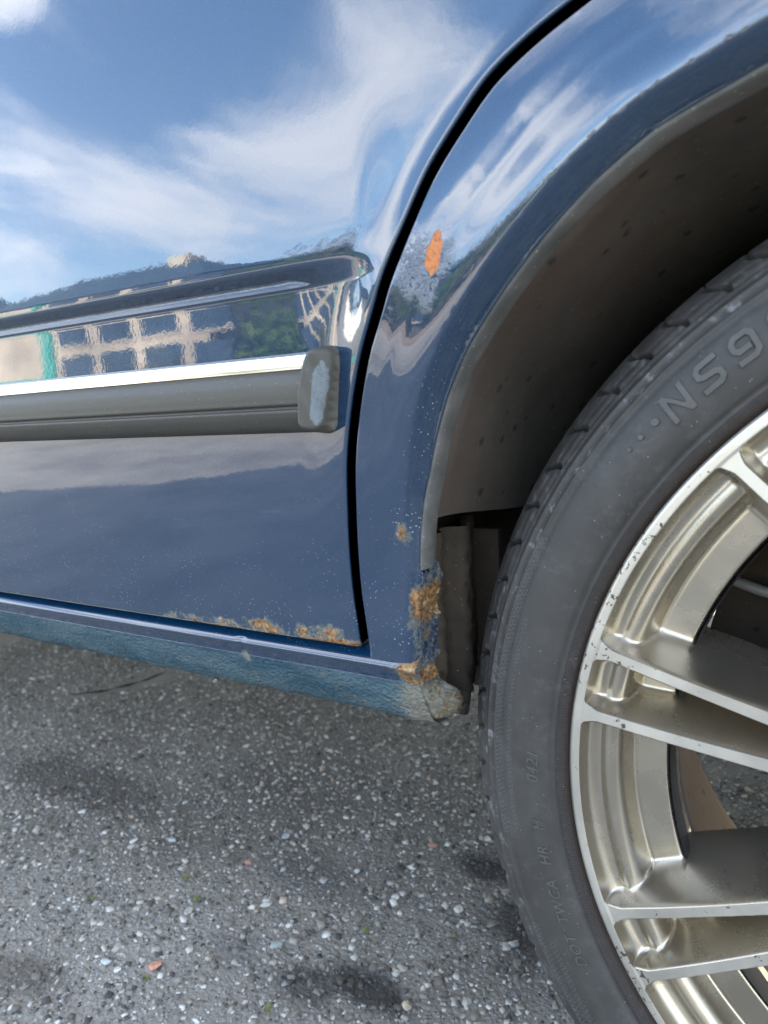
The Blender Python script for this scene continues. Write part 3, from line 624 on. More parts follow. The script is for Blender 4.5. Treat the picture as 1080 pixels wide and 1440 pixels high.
SLITS = [58.7, 54.6, 50.3, 46.2, 42.0, 37.4, 32.8, 28.1, 23.6, 19.1, 14.6, 10.1, 5.6, 1.1, -3.4, -7.9, -12.4, -16.9, -21.4, -25.9, -30.4, -34.9, 63.2, 67.7, 72.2, 76.7]
def side_y(r): return np.interp(r, [.2530, .2552, .2575, .2610, .2680, .2760, .2830, .2875], [-.0020, -.0018, -.0042, -.0058, -.0072, -.0066, -.0046, -.0026])
def bend_on(u, v, ph0, r0, h):
    r = r0+v; p = R(ph0)+u/r0; return (-r*np.cos(p), side_y(r)-h, HUB+r*np.sin(p))
def flat_uv(me):
    l = me.uv_layers.new(name='uv'); l.data.foreach_set('uv', np.tile(np.array([0, .27], np.float32), len(me.loops)))
def raised_glyph(polys, ph0, r0, h, parent, name='raised_letter', mat=None):
    """each poly: closed outline in metres (u along, v outwards); bevelled pad lying on the sidewall"""
    mb = MB()
    for poly in polys:
        P = resample(np.array(poly), .0012); n = len(P); area = .5*np.sum(P[:, 0]*np.roll(P[:, 1], -1)-np.roll(P[:, 0], -1)*P[:, 1])
        if area < 0: P = P[::-1]
        tg = np.roll(P, -1, 0)-np.roll(P, 1, 0); tg /= np.linalg.norm(tg, axis=1)[:, None]+1e-12; I = np.c_[-tg[:, 1], tg[:, 0]]
        A = [bend_on(*p, ph0, r0, -.0004) for p in P]; B = [bend_on(*p, ph0, r0, h) for p in P+I*.0004]
        res = delaunay_2d_cdt([Vector(p) for p in P], [], [list(range(n))], 1, 1e-8); T = [tuple(f) for f in res[2]]
        if len(res[0]) == n:
            mb.add(A+B, [(i, (i+1) % n, n+(i+1) % n, n+i) for i in range(n)]+[tuple(n+j for j in f) for f in T])
    o = mb.build(name, mat or M['letter'], parent, smooth=False); flat_uv(o.data); return o
def stroke(pts, w):
    """polyline with mitred corners -> closed outline"""
    P = np.array(pts, float); d = np.diff(P, axis=0); d /= np.linalg.norm(d, axis=1)[:, None]; nn = np.c_[-d[:, 1], d[:, 0]]
    L = []; Rr = []
    for i in range(len(P)):
        if i == 0: o = nn[0]
        elif i == len(P)-1: o = nn[-1]
        else:
            o = nn[i-1]+nn[i]; o = o/(o@o)*2 if o@o > .2 else nn[i]
            o = o/max(1, np.linalg.norm(o)/1.6)
        L.append(P[i]+o*w/2); Rr.append(P[i]-o*w/2)
    return np.array(L+Rr[::-1])
def text_polys(txt, size, shear=.25):
    cu = bpy.data.curves.new('t', 'FONT'); cu.body = txt; cu.size = size; cu.align_x = 'CENTER'; cu.shear = shear; cu.space_character = 1.12; cu.resolution_u = 3
    o = bpy.data.objects.new('t', cu); COL.objects.link(o); dg = bpy.context.evaluated_depsgraph_get(); me = bpy.data.meshes.new_from_object(o.evaluated_get(dg))
    V = np.array([v.co[:2] for v in me.vertices]); F = [tuple(p.vertices) for p in me.polygons]
    E = {}
    for f in F:
        for a, b in zip(f, f[1:]+f[:1]): E[(a, b)] = 1
    edges = [e for e in E if (e[1], e[0]) not in E]
    bpy.data.objects.remove(o); bpy.data.curves.remove(cu); bpy.data.meshes.remove(me); return V, F, edges
def raised_text(txt, size, ph0, r0, h, parent, shear=.25):
    V, F, E = text_polys(txt, size, shear); V = V-np.array([0, V[:, 1].max()/2]); n = len(V)
    A = [bend_on(*p, ph0, r0, -.0003) for p in V]; B = [bend_on(*p, ph0, r0, h) for p in V]
    FF = [tuple(n+i for i in f) for f in F]+[(a, b, n+b, n+a) for a, b in E]
    o = mesh('raised_lettering', A+B, FF, (M['letter'],), parent, smooth=False); flat_uv(o.data); return o

def build_wheel(name, loc, fine):
    w = empty(name, (0, 0, 0)); w.parent = car
    V, F, fm, fs, N = wheel_mesh(fine)
    def sub(sel, nm):
        Fs = F[sel]; idx, inv = np.unique(Fs, return_inverse=True); return mesh(nm, V[idx], inv.reshape(Fs.shape), (M['rimpaint'], M['machined']), w, normals=N[idx], mi=fm[sel])
    sub(fs == 0, 'rim')
    for i in range(len(SPOKES)):
        if (fs == i+1).any(): sub(fs == i+1, 'spoke')
    tv, tf, tu, ta = tyre_mesh(fine); mesh('tyre', tv, tf, (M['tyre'],), w, attrs=ta, uv=tu)
    # barrel, disc, hub
    def lathe(prof, nm, mat, n=96):
        V = [(-r*math.cos(2*math.pi*i/n), y, HUB+r*math.sin(2*math.pi*i/n)) for i in range(n) for r, y in prof]; return mesh(nm, V, grid_faces(n, len(prof), wrap=True), (mat,), w)
    lathe([(.1990, .034), (.2010, .045), (.2030, .07), (.2080, .10), (.2120, .13), (.2140, .17), (.2200, .192), (.2330, .198), (.2400, .204)], 'barrel', M['barrel'])
    lathe([(.1985, .030), (.1972, .036), (.1985, .060)], 'barrel_lip', M['dark_plastic'])
    lathe([(.04, .085), (.06, .082), (.061, .094), (.122, .094), (.124, .096), (.124, .114), (.06, .116)], 'brake_disc', M['steel'])
    lathe([(.0, .004), (.020, .004), (.027, .006), (.030, .012), (.036, .016)], 'centre_cap', M['rimpaint'])
    V = [(-q*math.cos(R(a)), .125, HUB+q*math.sin(R(a))) for a in range(-6, 187, 6) for q in (.03, .196)]; mesh('dark_backing', V, grid_faces(len(V)//2, 2), (M['under'],), w)  # added plate that hides the bright ground and keeps upper spoke gaps dark
    c = MB(); c.box((-.06, .075, .40), (.06, .13, .455)); c.build('brake_caliper', M['steel'], w)
    for k in range(5):
        a = 2*math.pi*k/5; lb = MB(); lb.tube([(.055*math.cos(a), .004, HUB+.055*math.sin(a)), (.055*math.cos(a), .018, HUB+.055*math.sin(a))], .009, 6); lb.build('wheel_bolt', M['steel'], w)
    if fine:
        SK = .0025; LW = .0034
        N_ = [stroke([(-.0048, -.0072), (-.0048, .0072)], LW)]
        Npoly = np.array([(-.0068, -.0075), (-.0034, -.0075), (-.0034, .0030), (.0036, -.0075), (.0068, -.0075), (.0068, .0075), (.0034, .0075), (.0034, -.0022), (-.0036, .0075), (-.0068, .0075)])
        S_ = stroke([(.0066, .0056), (-.0030, .0056), (-.0048, .0042), (-.0048, .0016), (-.0030, .0004), (.0030, -.0004), (.0048, -.0016), (.0048, -.0042), (.0030, -.0056), (-.0066, -.0056)], LW)
        nine = stroke([(-.0060, -.0056), (.0026, -.0056), (.0048, -.0040), (.0048, .0036), (.0028, .0056), (-.0028, .0056), (-.0048, .0038), (-.0048, .0008), (-.0030, -.0008), (.0030, -.0008)], LW)
        zero = stroke([(.0001, -.0056), (.0030, -.0056), (.0048, -.0038), (.0048, .0038), (.0030, .0056), (-.0030, .0056), (-.0048, .0038), (-.0048, -.0038), (-.0030, -.0056), (-.0001, -.0056)], LW)
        for gph, g in ((46.05, Npoly), (49.85, S_), (53.6, nine), (57.4, zero)):
            q = g.copy(); q[:, 0] += q[:, 1]*.12; raised_glyph([q], gph, .2742, .0014, w)
        for p_, r_ in ((43.35, .0023), (41.35, .0017), (39.7, .0013)):
            raised_glyph([[(r_*math.cos(t), r_*math.sin(t)) for t in np.linspace(0, 2*math.pi, 16)[:-1]]], p_, .2752, .0014, w, 'raised_dot')
        for tx, sz, p_ in (('DOT', .0082, -24.3), ('TWCA', .0082, -18.0), ('HR', .0082, -12.0), ('H', .0082, -8.0), ('0421', .0088, -.4)):
            raised_text(tx, sz, p_, .2652, .0010, w)
        c = MB(); c.tube([(-.20+.02*i, .12-.01*math.sin(i*.6), .405-.018*math.sin(i*.35)) for i in range(12)], .0035, 10); c.build('brake_hose', M['cable'], w, True)
    w.location = loc; return w
rear_wheel = build_wheel('rear_wheel', (0, 0, 0), True)
front_wheel = build_wheel('front_wheel', (-2.6, 0, 0), False)
YC = .83   # centre line of the car
def copy_tree(o, parent=None):
    c = o.copy(); COL.objects.link(c); c.parent = parent
    for ch in list(o.children): copy_tree(ch, c)
    return c
for src, x in ((front_wheel, -2.6), (front_wheel, 0)):
    c = copy_tree(src, car); c.scale = (1, -1, 1); c.location = (x, 2*YC, 0); c.name = 'rear_wheel' if x == 0 else 'front_wheel'
for o in (rear_door, quarter, front_door, wing, sill_o):
    c = copy_tree(o, car); c.scale = (1, -1, 1); c.location = (0, 2*YC, 0)

# ---- rest of the body
def strip_loft(name, rows, mat, sub=0):
    V = [p for r in rows for p in r]; return mesh(name, V, grid_faces(len(rows), len(rows[0])), (mat,), car, attrs=dict(low=np.zeros(len(V)), speck=np.full(len(V), .05), rust=np.zeros(len(V)), chip=np.zeros(len(V)), blister=np.zeros(len(V)), guard=np.zeros(len(V)), dirt=np.zeros(len(V))))
def across(x, z, y0, crown=.03, n=13):
    return [(x, y0+(2*YC-2*y0)*t, z+crown*(1-(2*t-1)**2)) for t in np.linspace(0, 1, n)]
def Ys(x, z): return -float(S(x, z))
top_z = 1.37
M['glass'] = plain('tinted_glass', (.012, .016, .016), .04, spec=.6)
strip_loft('bonnet', [across(x, z, Ys(x, z)) for x, z in ((-2.15, .925), (-2.5, .88), (-2.9, .82), (-3.2, .765), (-3.38, .715))], M['paint'])
strip_loft('front_bumper', [across(x, z, Ys(-3.38, .6), .0) for x, z in ((-3.38, .715), (-3.46, .66), (-3.49, .56), (-3.50, .42), (-3.46, .28), (-3.3, .24))], M['paint'])
strip_loft('boot_lid', [across(x, z, Ys(x, .93), .012) for x, z in ((.50, .955), (.7, .955), (.88, .945), (.93, .92))], M['paint'])
strip_loft('rear_bumper', [across(x, z, Ys(.93, .6), .0) for x, z in ((.93, .925), (.96, .80), (.985, .62), (1.0, .5), (.99, .36), (.90, .28))], M['paint'])
strip_loft('roof', [across(x, z, Ys(-1, 1.36), .05) for x, z in ((-1.52, 1.355), (-1.35, 1.385), (-.9, 1.40), (-.4, 1.395), (-.02, 1.36))], M['paint'])
strip_loft('windscreen', [across(x, z, Ys(-1, z)+.03, .03) for x, z in ((-2.18, .93), (-1.85, 1.15), (-1.52, 1.35))], M['glass'])
strip_loft('rear_window', [across(x, z, Ys(-1, z)+.03, .02) for x, z in ((-.02, 1.355), (.25, 1.18), (.52, .96))], M['glass'])
up = resample(np.array([(-2.18, .932), (-1.53, 1.365), (-.02, 1.365), (.54, .932)]), .06)
glass_z = [np.array([(-1.98, .955), (-1.52, 1.30), (-1.16, 1.31), (-1.16, .955)]), np.array([(-1.08, .955), (-1.08, 1.31), (-.42, 1.30), (-.10, .955)])]
ug = panel('window_frame', up, car, dense=far, coarse=.1, attrf=paint_attrs, rr=.004)
for gz in glass_z: panel('side_window', resample(gz, .08), car, mat=M['glass'], dense=far, coarse=.2, Sf=lambda x, z: S(x, z)+.002, rr=.001, fold=.003)
for o in [ug]+[k for k in car.children if k.name.startswith('side_window')]:
    c = o.copy(); COL.objects.link(c); c.parent = car; c.scale = (1, -1, 1); c.location = (0, 2*YC, 0)
b = MB(); b.box((-3.3, .16, .30), (-2.98, 1.50, .34)); b.box((-2.22, .03, .335), (-.375, 1.63, .36)); b.box((.38, .10, .33), (.9, 1.55, .37)); b.box((-.37, .31, .44), (.38, 1.35, .47)); b.box((-2.97, .31, .44), (-2.23, 1.35, .47))
b.box((-.35, .30, .36), (.37, .31, .80)); b.box((-.35, 1.35, .36), (.37, 1.36, .80)); b.box((-2.95, .30, .36), (-2.23, .31, .80)); b.box((-2.95, 1.35, .36), (-2.23, 1.36, .80)); b.box((-.374, .06, .36), (-.368, 1.6, .80)); b.box((-2.226, .06, .36), (-2.22, 1.6, .80))
b.build('floor_pan', M['under'], car)
b = MB(); b.tube([(0, .10, HUB), (0, 1.56, HUB)], .035, 12); b.build('rear_axle', M['under'], car)
b = MB(); b.tube([(-1.4, 1.1, .27), (.2, 1.15, .27), (.8, 1.2, .26)], .03, 10); b.build('exhaust_pipe', M['steel'], car)
# dark door shut behind the panel gap
def shut(curve, w0, w1, dep, mat, nm):
    V = []; 
    for p, q in zip(offset(curve, w0), offset(curve, w1)): V += [(p[0], -float(S(p[0], p[1]))+dep, p[1]), (q[0], -float(S(q[0], q[1]))+dep, q[1])]
    return mesh(nm, V, grid_faces(len(V)//2, 2), (mat,), car)
shut(GAPs, .012, -.010, .0115, M['black'], 'door_seal')
for x in (-1.14, -2.16): b = MB(); b.box((x, .0, .36), (x+.04, .02, .93)); b.build('pillar_seal', M['black'], car)
for x, nm in ((-3.40, 'headlight'), (.90, 'tail_light')):
    for sgn in (0, 1):
        b = MB(); y = .12 if not sgn else 2*YC-.12; zc = .66 if x < 0 else .80; b.box((x-.09 if x < 0 else x, y-.09, zc-.06), (x if x < 0 else x+.09, y+.09, zc+.06))
        b.build(nm, plain(nm+'_lens', (.7, .7, .7) if x < 0 else (.4, .02, .02), .15), car)
for sgn in (0, 1):
    b = MB(); y = -.02 if not sgn else 2*YC+.02; b.tube([(-1.02, y, .86), (-.98, y+(-.02 if not sgn else .02), .86), (-.84, y+(-.02 if not sgn else .02), .86), (-.80, y, .86)], .009, 8); b.build('door_handle', M['dark_plastic'], car, True)

# ------------------------------------------------------------------ ground
def gpt(px, py):
    d = _right*(px-540)+_down*(py-720)+_fwd*998.9; t_ = -.52201/d.z; return (-.13448+d.x*t_, -.36217+d.y*t_)
def stains(t, col):
    """tar and oil stains with ragged borders, the same on binder and grains"""
    sp = t.node('ShaderNodeSeparateXYZ'); t.l.new(t.co(), sp.inputs[0]); wob = t.mth('MULTIPLY', t.mth('SUBTRACT', t.noise(22, 6, .65), .5), 1.7)
    for px, py, rx, ry, k, c_ in ((690, 1222, .036, .022, .80, (.02, .02, .021)), (745, 1300, .040, .045, .75, (.02, .02, .021)), (512, 1392, .040, .020, .82, (.018, .018, .019)), (430, 1385, .030, .018, .6, (.02, .02, .022)), (110, 1100, .16, .045, .50, (.045, .041, .037)), (30, 1370, .045, .022, .55, (.07, .058, .045)), (440, 1230, .06, .03, .30, (.03, .035, .05)), (330, 1330, .03, .02, .25, (.03, .035, .05))):
        cx, cy = gpt(px, py); q = t.mth('POWER', t.mth('ADD', t.mth('POWER', t.mth('ABSOLUTE', t.mth('DIVIDE', t.mth('SUBTRACT', sp.outputs[0], cx), rx)), 2), t.mth('POWER', t.mth('ABSOLUTE', t.mth('DIVIDE', t.mth('SUBTRACT', sp.outputs[1], cy), ry)), 2)), .5)
        col = t.mix(t.rng(t.mth('ADD', q, wob), 1.5, .55, 0, k), col, c_)
    return col
def asphalt_mat():
    t = NT('asphalt'); v1 = t.voro(230, out='Color'); s1 = t.node('ShaderNodeSeparateColor'); t.l.new(v1, s1.inputs[0]); vd = t.voro(230)
    col = t.mix(t.rng(t.noise(3.5, 7, .65), .3, .7), (.235, .215, .182), (.36, .33, .283))
    agg = t.mth('MULTIPLY', t.rng(vd, .30, .42, 1, 0), t.rng(s1.outputs[0], .35, .4))
    col = t.mix(t.mth('MULTIPLY', agg, .8), col, t.mix(s1.outputs[1], (.16, .165, .17), (.42, .43, .43)))
    col = t.mix(t.rng(t.noise(900, 3), .6, .75, 0, .5), col, (.42, .43, .43))
    col = stains(t, col)
    col = t.mix(t.rng(t.noise(1.1, 4), .5, .68, 0, .35), col, (.05, .045, .04))
    sp = t.node('ShaderNodeSeparateXYZ'); t.l.new(t.co(), sp.inputs[0]); far_sunlit = t.rng(t.mth('ABSOLUTE', sp.outputs[1]), 2.2, 6, 0, 1); col = t.mix(far_sunlit, col, (.40, .36, .31))  # far ground coloured paler to carry the sunlight beyond the car's shadow
    return t.set(Base_Color=col, Roughness=.85, Normal=t.bump(t.mth('ADD', t.mth('MULTIPLY', vd, -1), t.mth('MULTIPLY', t.noise(500, 5, .7), .8)), .9, .002), Specular_IOR_Level=.35)
M['asphalt'] = asphalt_mat()
b = MB(); b.add([(-900, -900, 0), (900, -900, 0), (900, 900, 0), (-900, 900, 0)], [(0, 1, 2, 3)]); o = b.build('ground', M['asphalt']); tag(o, kind='structure', label='grey asphalt car park surface')
M['verge'] = plain('dry_verge_soil', (.30, .225, .15), .95, nscale=1.2, namt=.35)
b = MB(); b.add([(-60, -11.9, .004), (60, -11.9, .004), (60, -6.2, .004), (-60, -6.2, .004)], [(3, 2, 1, 0)]); o = b.build('verge', M['verge']); tag(o, kind='structure', label='strip of dry sandy soil beyond the asphalt')
M['lawn'] = plain('grass_ground', (.07, .10, .03), .95, nscale=2, namt=.4)
b = MB(); b.add([(-120, -90, .004), (120, -90, .004), (120, -11.9, .004), (-120, -11.9, .004)], [(0, 1, 2, 3)]); o = b.build('lawn', M['lawn']); tag(o, kind='structure')

CRACK = [gpt(*p) for p in ((222, 953), (208, 956), (190, 964), (168, 968), (150, 974), (128, 976), (100, 980))]; CRACK_W = [.026, .022, .015, .011, .009, .006, .003]
def stones():
    """aggregate standing out of the asphalt, each grain a small faceted lump"""
    q = 1/math.sqrt(2.2); base = np.array([(a*q, b_*q, c*q) for a in (-1, 1) for b_ in (-1, 1) for c in (-1, 1)]+[(0, 0, 1.0)])
    bf = np.array([(0, 1, 3), (0, 3, 2), (4, 6, 7), (4, 7, 5), (0, 4, 5), (0, 5, 1), (2, 3, 7), (2, 7, 6), (0, 2, 6), (0, 6, 4), (1, 5, 8), (5, 7, 8), (7, 3, 8), (3, 1, 8)])
    n = 150000; x = rng.uniform(-1.75, .42, n); y = rng.uniform(-.32, 1.15, n)
    k = rng.random(n) < np.where(y > .6, .45, 1.); x, y = x[k], y[k]; n = len(x)
    for (ax, ay), (bx, by), wd in zip(CRACK[:-1], CRACK[1:], CRACK_W):      # no grains in the open crack
        vx, vy = bx-ax, by-ay; tt = np.clip(((x-ax)*vx+(y-ay)*vy)/(vx*vx+vy*vy), 0, 1); k = np.hypot(x-ax-tt*vx, y-ay-tt*vy) > wd+.005; x, y = x[k], y[k]
    n = len(x)
    s = np.clip(np.exp(rng.normal(math.log(.00138), .50, n)), .0006, .0046)
    sc = np.stack([s*rng.uniform(.8, 1.45, n), s*rng.uniform(.7, 1.1, n), s*rng.uniform(.45, .8, n)], -1)
    a = rng.uniform(0, 2*math.pi, n); ca, sa = np.cos(a), np.sin(a)
    P = base[None]*(1+rng.normal(0, .20, (n, len(base), 1)))+rng.normal(0, .14, (n, len(base), 3)); P = P*sc[:, None]
    X = P[..., 0]*ca[:, None]-P[..., 1]*sa[:, None]+x[:, None]; Y = P[..., 0]*sa[:, None]+P[..., 1]*ca[:, None]+y[:, None]; Z = P[..., 2]+(sc[:, 2]*rng.uniform(-.35, .30, n))[:, None]
    V = np.stack([X, Y, Z], -1).reshape(-1, 3); F = (bf[None]+(np.arange(n)*len(base))[:, None, None]).reshape(-1, 3)
    me = bpy.data.meshes.new('asphalt_aggregate'); me.vertices.add(len(V)); me.vertices.foreach_set('co', V.ravel().astype(np.float32)); me.loops.add(F.size); me.loops.foreach_set('vertex_index', F.ravel().astype(np.int32)); me.polygons.add(len(F)); me.polygons.foreach_set('loop_start', np.arange(0, F.size, 3, dtype=np.int32)); me.update(calc_edges=True); me.validate()
    t = NT('aggregate_stone'); g_ = t.node('ShaderNodeNewGeometry').outputs['Random Per Island']
    rp = t.node('ShaderNodeValToRGB'); t.l.new(g_, rp.inputs[0]); el = rp.color_ramp.elements; el[0].position = 0; el[0].color = (.05, .048, .045, 1); el[1].position = 1; el[1].color = (.70, .70, .67, 1)
    for p_, c_ in ((.28, (.21, .193, .165)), (.55, (.35, .327, .285)), (.76, (.50, .475, .425)), (.90, (.68, .655, .60)), (.94, (.50, .36, .27)), (.955, (.78, .76, .72))): e = el.new(p_); e.color = (*c_, 1)
    t.set(Base_Color=stains(t, t.mix(t.rng(t.noise(700, 3), .3, .7, 0, .35), rp.outputs[0], (.07, .067, .062))), Roughness=.75)
    o = link('asphalt_aggregate', me, None, (t.m,)); tag(o, kind='stuff', label='grey and white aggregate grains in the asphalt surface')
stones()
def pebble(x, y, sx, sy, sz, rot, c, label, seed):
    bm = bmesh.new(); bmesh.ops.create_icosphere(bm, subdivisions=2, radius=1); r_ = random.Random(seed)
    dirs = [Vector((r_.gauss(0, 1), r_.gauss(0, 1), r_.gauss(0, 1))).normalized() for _ in range(9)]; cut = [r_.uniform(.55, .85) for _ in dirs]
    for v in bm.verts:
        for d_, c_ in zip(dirs, cut):
            q = v.co.dot(d_)
            if q > c_: v.co -= d_*(q-c_)
        v.co.x *= sx; v.co.y *= sy; v.co.z *= sz
    me = bpy.data.meshes.new('pebble'); bm.to_mesh(me); bm.free()
    o = link('pebble', me, None, (plain('pebble_stone', c, .7, nscale=400, namt=.25),)); o.location = (x, y, sz*.62); o.rotation_euler = (0, 0, rot); tag(o, label=label, cat='pebble', group='loose pebbles lying on the asphalt')
PEB = []
for i, (px, py, a_, b_, c_, lab) in enumerate([
    (218, 1361, .0078, .0052, (.55, .27, .19), 'pink angular pebble, the largest reddish one near the lower left'), (149, 1355, .0062, .0046, (.50, .53, .54), 'pale bluish grey pebble left of the pink angular one'),
    (265, 1283, .0062, .0045, (.45, .43, .40), 'pale beige pebble above the pink angular one'), (243, 1183, .0060, .0048, (.42, .46, .46), 'pale green-grey rounded pebble in the middle of the open asphalt'),
    (188, 1184, .0062, .0038, (.62, .62, .60), 'white elongated pebble just left of the green-grey one'), (115, 1142, .0058, .0036, (.66, .66, .62), 'white flat pebble farthest to the left below the sill'),
    (185, 1149, .0055, .0040, (.36, .27, .19), 'brown pebble behind the white elongated one'), (402, 1178, .0062, .0045, (.50, .54, .60), 'bluish white upright pebble halfway to the tyre'),
    (349, 1214, .0060, .0045, (.42, .23, .19), 'dull red pebble between the white pebbles'), (389, 1331, .0072, .0058, (.30, .36, .35), 'grey-green broad pebble right of centre in the lower asphalt'),
    (556, 1263, .0050, .0045, (.62, .62, .60), 'white square pebble below the sill corner, nearer the tyre'), (608, 1190, .0066, .0042, (.42, .22, .17), 'reddish pebble closest to the sill corner'),
    (645, 1281, .0058, .0046, (.58, .56, .50), 'cream pebble beside the tar patch next to the tyre'), (572, 1417, .0055, .0046, (.44, .36, .26), 'tan round pebble at the edge of the lowest tar patch'),
    (686, 1181, .0050, .0042, (.62, .60, .55), 'cream white pebble touching the shade next to the tyre'), (165, 1365, .0040, .0034, (.6, .6, .58), 'small white pebble between the pink and the pale bluish one')]):
    x_, y_ = gpt(px, py); pebble(x_, y_, a_, b_, min(a_, b_)*.6, random.uniform(0, 3), c_, lab, i+3)
# crack in the asphalt
def crack():
    P = CRACK; w = CRACK_W; V = []
    for i, (p, q) in enumerate(zip(P, w)): V += [(p[0], p[1]-q, .004), (p[0]+.002, p[1]+q, .004)]
    o = mesh('asphalt_crack', V, grid_faces(len(P), 2), (plain('crack_shadow_soil', (.012, .011, .010), .95),)); tag(o, kind='structure', label='dark open crack in the asphalt under the sill')
crack()
# little yellow-green moss tufts
def moss(px, py, r_, label):
    x0, y0 = gpt(px, py); b = MB()
    for k in range(22):
        a = random.uniform(0, 6.28); q = r_*random.random()**.6; h = random.uniform(.4, 1)*r_*.6; x, y = x0+q*math.cos(a), y0+q*math.sin(a); w_ = r_*.22; d = random.uniform(0, 3)
        b.add([(x-w_*math.cos(d), y-w_*math.sin(d), .0005), (x+w_*math.cos(d), y+w_*math.sin(d), .0005), (x+random.uniform(-w_, w_), y+random.uniform(-w_, w_), h+.001)], [(0, 1, 2)])
    o = b.build('moss_tuft', M['moss']); tag(o, label=label, cat='moss', group='moss tufts in the asphalt')
M['moss'] = plain('moss', (.20, .23, .05), .9, nscale=300, namt=.4)
for px, py, r_, lab in ((129, 1264, .005, 'yellow-green moss tuft left of the beige pebble'), (276, 1266, .005, 'yellow-green moss tuft touching the beige pebble'), (262, 1235, .004, 'faint moss tuft farthest from the camera'), (205, 1377, .004, 'moss tuft beside the pink pebble'), (515, 1310, .004, 'moss tuft between the tar patches'), (375, 1421, .005, 'moss tuft lowest on the open asphalt')):
    moss(px, py, r_, lab)

# ------------------------------------------------------------------ surroundings that the paint mirrors
M['render_wall'] = plain('cream_render', (.40, .35, .285), .9, nscale=.8, namt=.3)
M['navy_roof'] = plain('dark_blue_roof', (.030, .055, .075), .6, nscale=2, namt=.3)
M['window'] = plain('window_glass', (.03, .045, .07), .08, nscale=.7, namt=.5)
M['teal'] = plain('teal_painted_trim', (.03, .28, .24), .6)
M['stonewall'] = plain('chimney_render', (.48, .42, .32), .9)
def house():
    h = empty('house', (-14, -12, 0), label='long cream house with rows of dark windows, teal trim and dark blue hipped roof', cat='house')
    x0, x1, y0, y1, H = -24., -11.8, -19., -12., 3.35
    def part(nm, bx, mat, par=h, **k):
        b = MB(); [b.box(*q) for q in bx]; o = b.build(nm, mat); o.parent = par; o.location = -h.location if par is h else (0, 0, 0); return o
    wall = part('wall', [((x0, y0, 0), (x1, y1, H))], M['render_wall'])
    V = [(x0-.4, y1+.4, H), (x1+.4, y1+.4, H), (x1+.4, y0-.4, H), (x0-.4, y0-.4, H), (x0+3.5, (y0+y1)/2, H+1.9), (x1-3.5, (y0+y1)/2, H+1.9)]
    rf = mesh('roof', V, [(0, 1, 5, 4), (1, 2, 5), (2, 3, 4, 5), (3, 0, 4), (0, 3, 2, 1)], (M['navy_roof'],), smooth=False); rf.parent = h; rf.location = -h.location
    b = MB(); b.box((-15.9, -15.6, 3.9), (-15.1, -14.8, 5.25)); c = b.build('chimney', M['stonewall']); c.parent = rf
    part('gutter', [((x0-.4, y1+.4, H-.12), (x1+.4, y1+.5, H+.02))], M['navy_roof'])
    xs = np.arange(-17.2, -12., 1.62)
    for x in xs:
        for z0, z1 in ((.85, 2.05), (2.3, 3.05)):
            b = MB(); b.box((x, y1-.06, z0), (x+1.28, y1+.012, z1)); w_ = b.build('window', M['window']); w_.parent = h; w_.location = -h.location
            b = MB(); b.box((x-.05, y1+.002, z0-.06), (x+1.33, y1+.05, z0)); f = b.build('sill_board', M['render_wall']); f.parent = w_
    part('downpipe', [((-17.75, y1+.01, 0), (-17.45, y1+.14, H))], M['teal'])
    part('plinth', [((x0, y1+.002, 0), (-17.8, y1+.03, 1.45))], M['teal'])
    part('door', [((-22.5, y1+.002, .1), (-21.5, y1+.05, 2.2))], M['teal'])
house()
def shed():
    h = empty('outbuilding', (-29, -14, 0), label='pale tall outbuilding left of the cream house with a dark roof', cat='building')
    b = MB(); b.box((-2, -3, 0), (2, 3, 5.0)); b.build('wall', plain('pale_cladding', (.72, .70, .64), .8, nscale=2, namt=.1), h)
    mesh('roof', [(-2.4, -3.3, 5), (2.4, -3.3, 5), (2.4, 3.3, 5), (-2.4, 3.3, 5), (0, -3.3, 6.4), (0, 3.3, 6.4)], [(0, 4, 5, 3), (1, 2, 5, 4), (0, 1, 4), (2, 3, 5), (0, 3, 2, 1)], (M['navy_roof'],), h, smooth=False)
    b = MB(); b.box((-.6, 2.99, 1.4), (.6, 3.03, 2.9)); b.build('window', M['window'], h)
shed()
def leaf_mat(name, c, c2):
    t = NT(name); g_ = t.node('ShaderNodeNewGeometry').outputs['Random Per Island']; return t.set(Base_Color=t.mix(g_, c, c2), Roughness=.6, Specular_IOR_Level=.3)
L = [leaf_mat('green_leaf', (.045, .085, .018), (.12, .17, .035)), leaf_mat('olive_leaf', (.09, .085, .03), (.16, .17, .05)), leaf_mat('purple_twig', (.10, .075, .085), (.20, .16, .165))]
M['bark'] = plain('bark', (.12, .09, .07), .95, nscale=6, namt=.4)
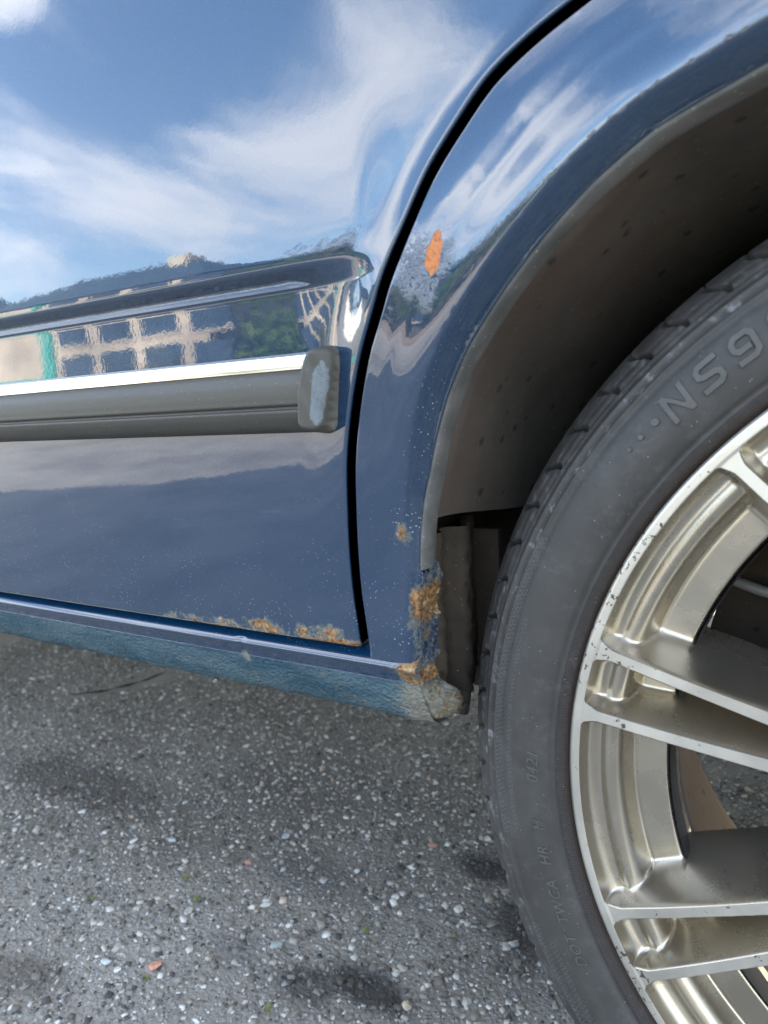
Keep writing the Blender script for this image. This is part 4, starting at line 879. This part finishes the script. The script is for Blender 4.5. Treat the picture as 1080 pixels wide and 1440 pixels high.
def tree(x, y, h, w, kind, n, label, name='tree', cat='tree', trunk_h=.25, group='trees beyond the car park'):
    t = empty(name, (x, y, 0), label=label, cat=cat, group=group); r_ = np.random.default_rng(int(abs(x*31+y*17)*10)+kind)
    b = MB(); b.tube([(0, 0, 0), (w*.03, 0, h*.3), (-w*.02, w*.03, h*.6), (0, 0, h*.86)], [w*.055, w*.045, w*.028, w*.006], 7)
    tips = []
    for k in range(16):
        a = k*2.4; z0 = h*(trunk_h+.55*k/16); L_ = w*.5*(1-.45*k/16)*r_.uniform(.75, 1.1); up_ = L_*r_.uniform(.25, .9)
        p0 = Vector((0, 0, z0)); p2 = Vector((math.cos(a)*L_, math.sin(a)*L_, z0+up_)); p1 = (p0+p2)/2+Vector((0, 0, L_*.1)); b.tube([p0, p1, p2], [w*.018, w*.012, w*.004], 5); tips += [p1, p2, (p1+p2)/2]
        if kind == 2:
            for q in range(7):
                e = p1+(p2-p1)*r_.random(); f = e+Vector(r_.normal(0, .16*w, 3))+Vector((0, 0, .09*w)); b.tube([e, f], [w*.006, w*.002], 3); tips.append(f)
    b.build('trunk', M['bark'] if kind != 2 else L[2], t)
    T = np.array([v[:] for v in tips]); T = np.vstack([T, [(0, 0, h*.93)]]); c = T[r_.integers(0, len(T), n)]+r_.normal(0, w*.085, (n, 3)); c[:, 2] = np.maximum(c[:, 2], h*trunk_h*.5)
    s = w*(.018 if kind != 2 else .009)*r_.uniform(.6, 1.5, n); u = r_.normal(0, 1, (n, 3)); u /= np.linalg.norm(u, axis=1)[:, None]; v = np.cross(u, r_.normal(0, 1, (n, 3))); v /= np.linalg.norm(v, axis=1)[:, None]
    if kind == 2: u = u*4
    V = np.stack([c-u*s[:, None], c+v*s[:, None]*.7, c+u*s[:, None], c-v*s[:, None]*.7], 1).reshape(-1, 3); F = np.arange(4*n).reshape(-1, 4)
    mesh('crown', V, F, (L[kind],), t, smooth=False); return t
tree(-13.4, -19.5, 3.9, 5.2, 2, 9000, 'bare purple-brown tree with fine twigs, the tallest beyond the verge', trunk_h=.12)
tree(-9.3, -20, 4.0, 5.0, 2, 4200, 'shorter bare purple-brown tree, right of the tallest one', trunk_h=.12)
tree(-10.1, -13.4, 3.3, 3.2, 0, 6000, 'dense green tree beside the corner of the cream house', trunk_h=.06)
tree(-8.2, -12.7, 2.7, 2.6, 1, 4000, 'small yellowish bushy tree right of the dense green one', trunk_h=.06)
tree(-12.6, -11.2, 1.9, 1.7, 1, 2500, 'narrow olive bush against the wall of the cream house', trunk_h=.06)
tree(-6.9, -13.4, 2.8, 3.2, 1, 3500, 'olive bushy tree between two green ones', trunk_h=.06)
tree(-4.4, -14.4, 2.3, 3.6, 0, 3500, 'small green tree right of the olive bushy one', trunk_h=.06)
tree(-.6, -15.0, 2.9, 4.4, 1, 3500, 'broad olive tree straight across from the wheel', trunk_h=.1)
tree(3.6, -16, 3.8, 4.6, 0, 3500, 'round green tree to the right of the broad olive one', trunk_h=.15)
tree(8.5, -17, 5.0, 5.4, 1, 3500, 'tall olive tree in the right half of the row', trunk_h=.2)
tree(14, -15, 4.4, 5, 0, 3000, 'outermost green tree on the right', trunk_h=.2)
tree(-33.5, -17, 6.0, 5, 0, 3000, 'green tree left of the pale outbuilding', trunk_h=.2)
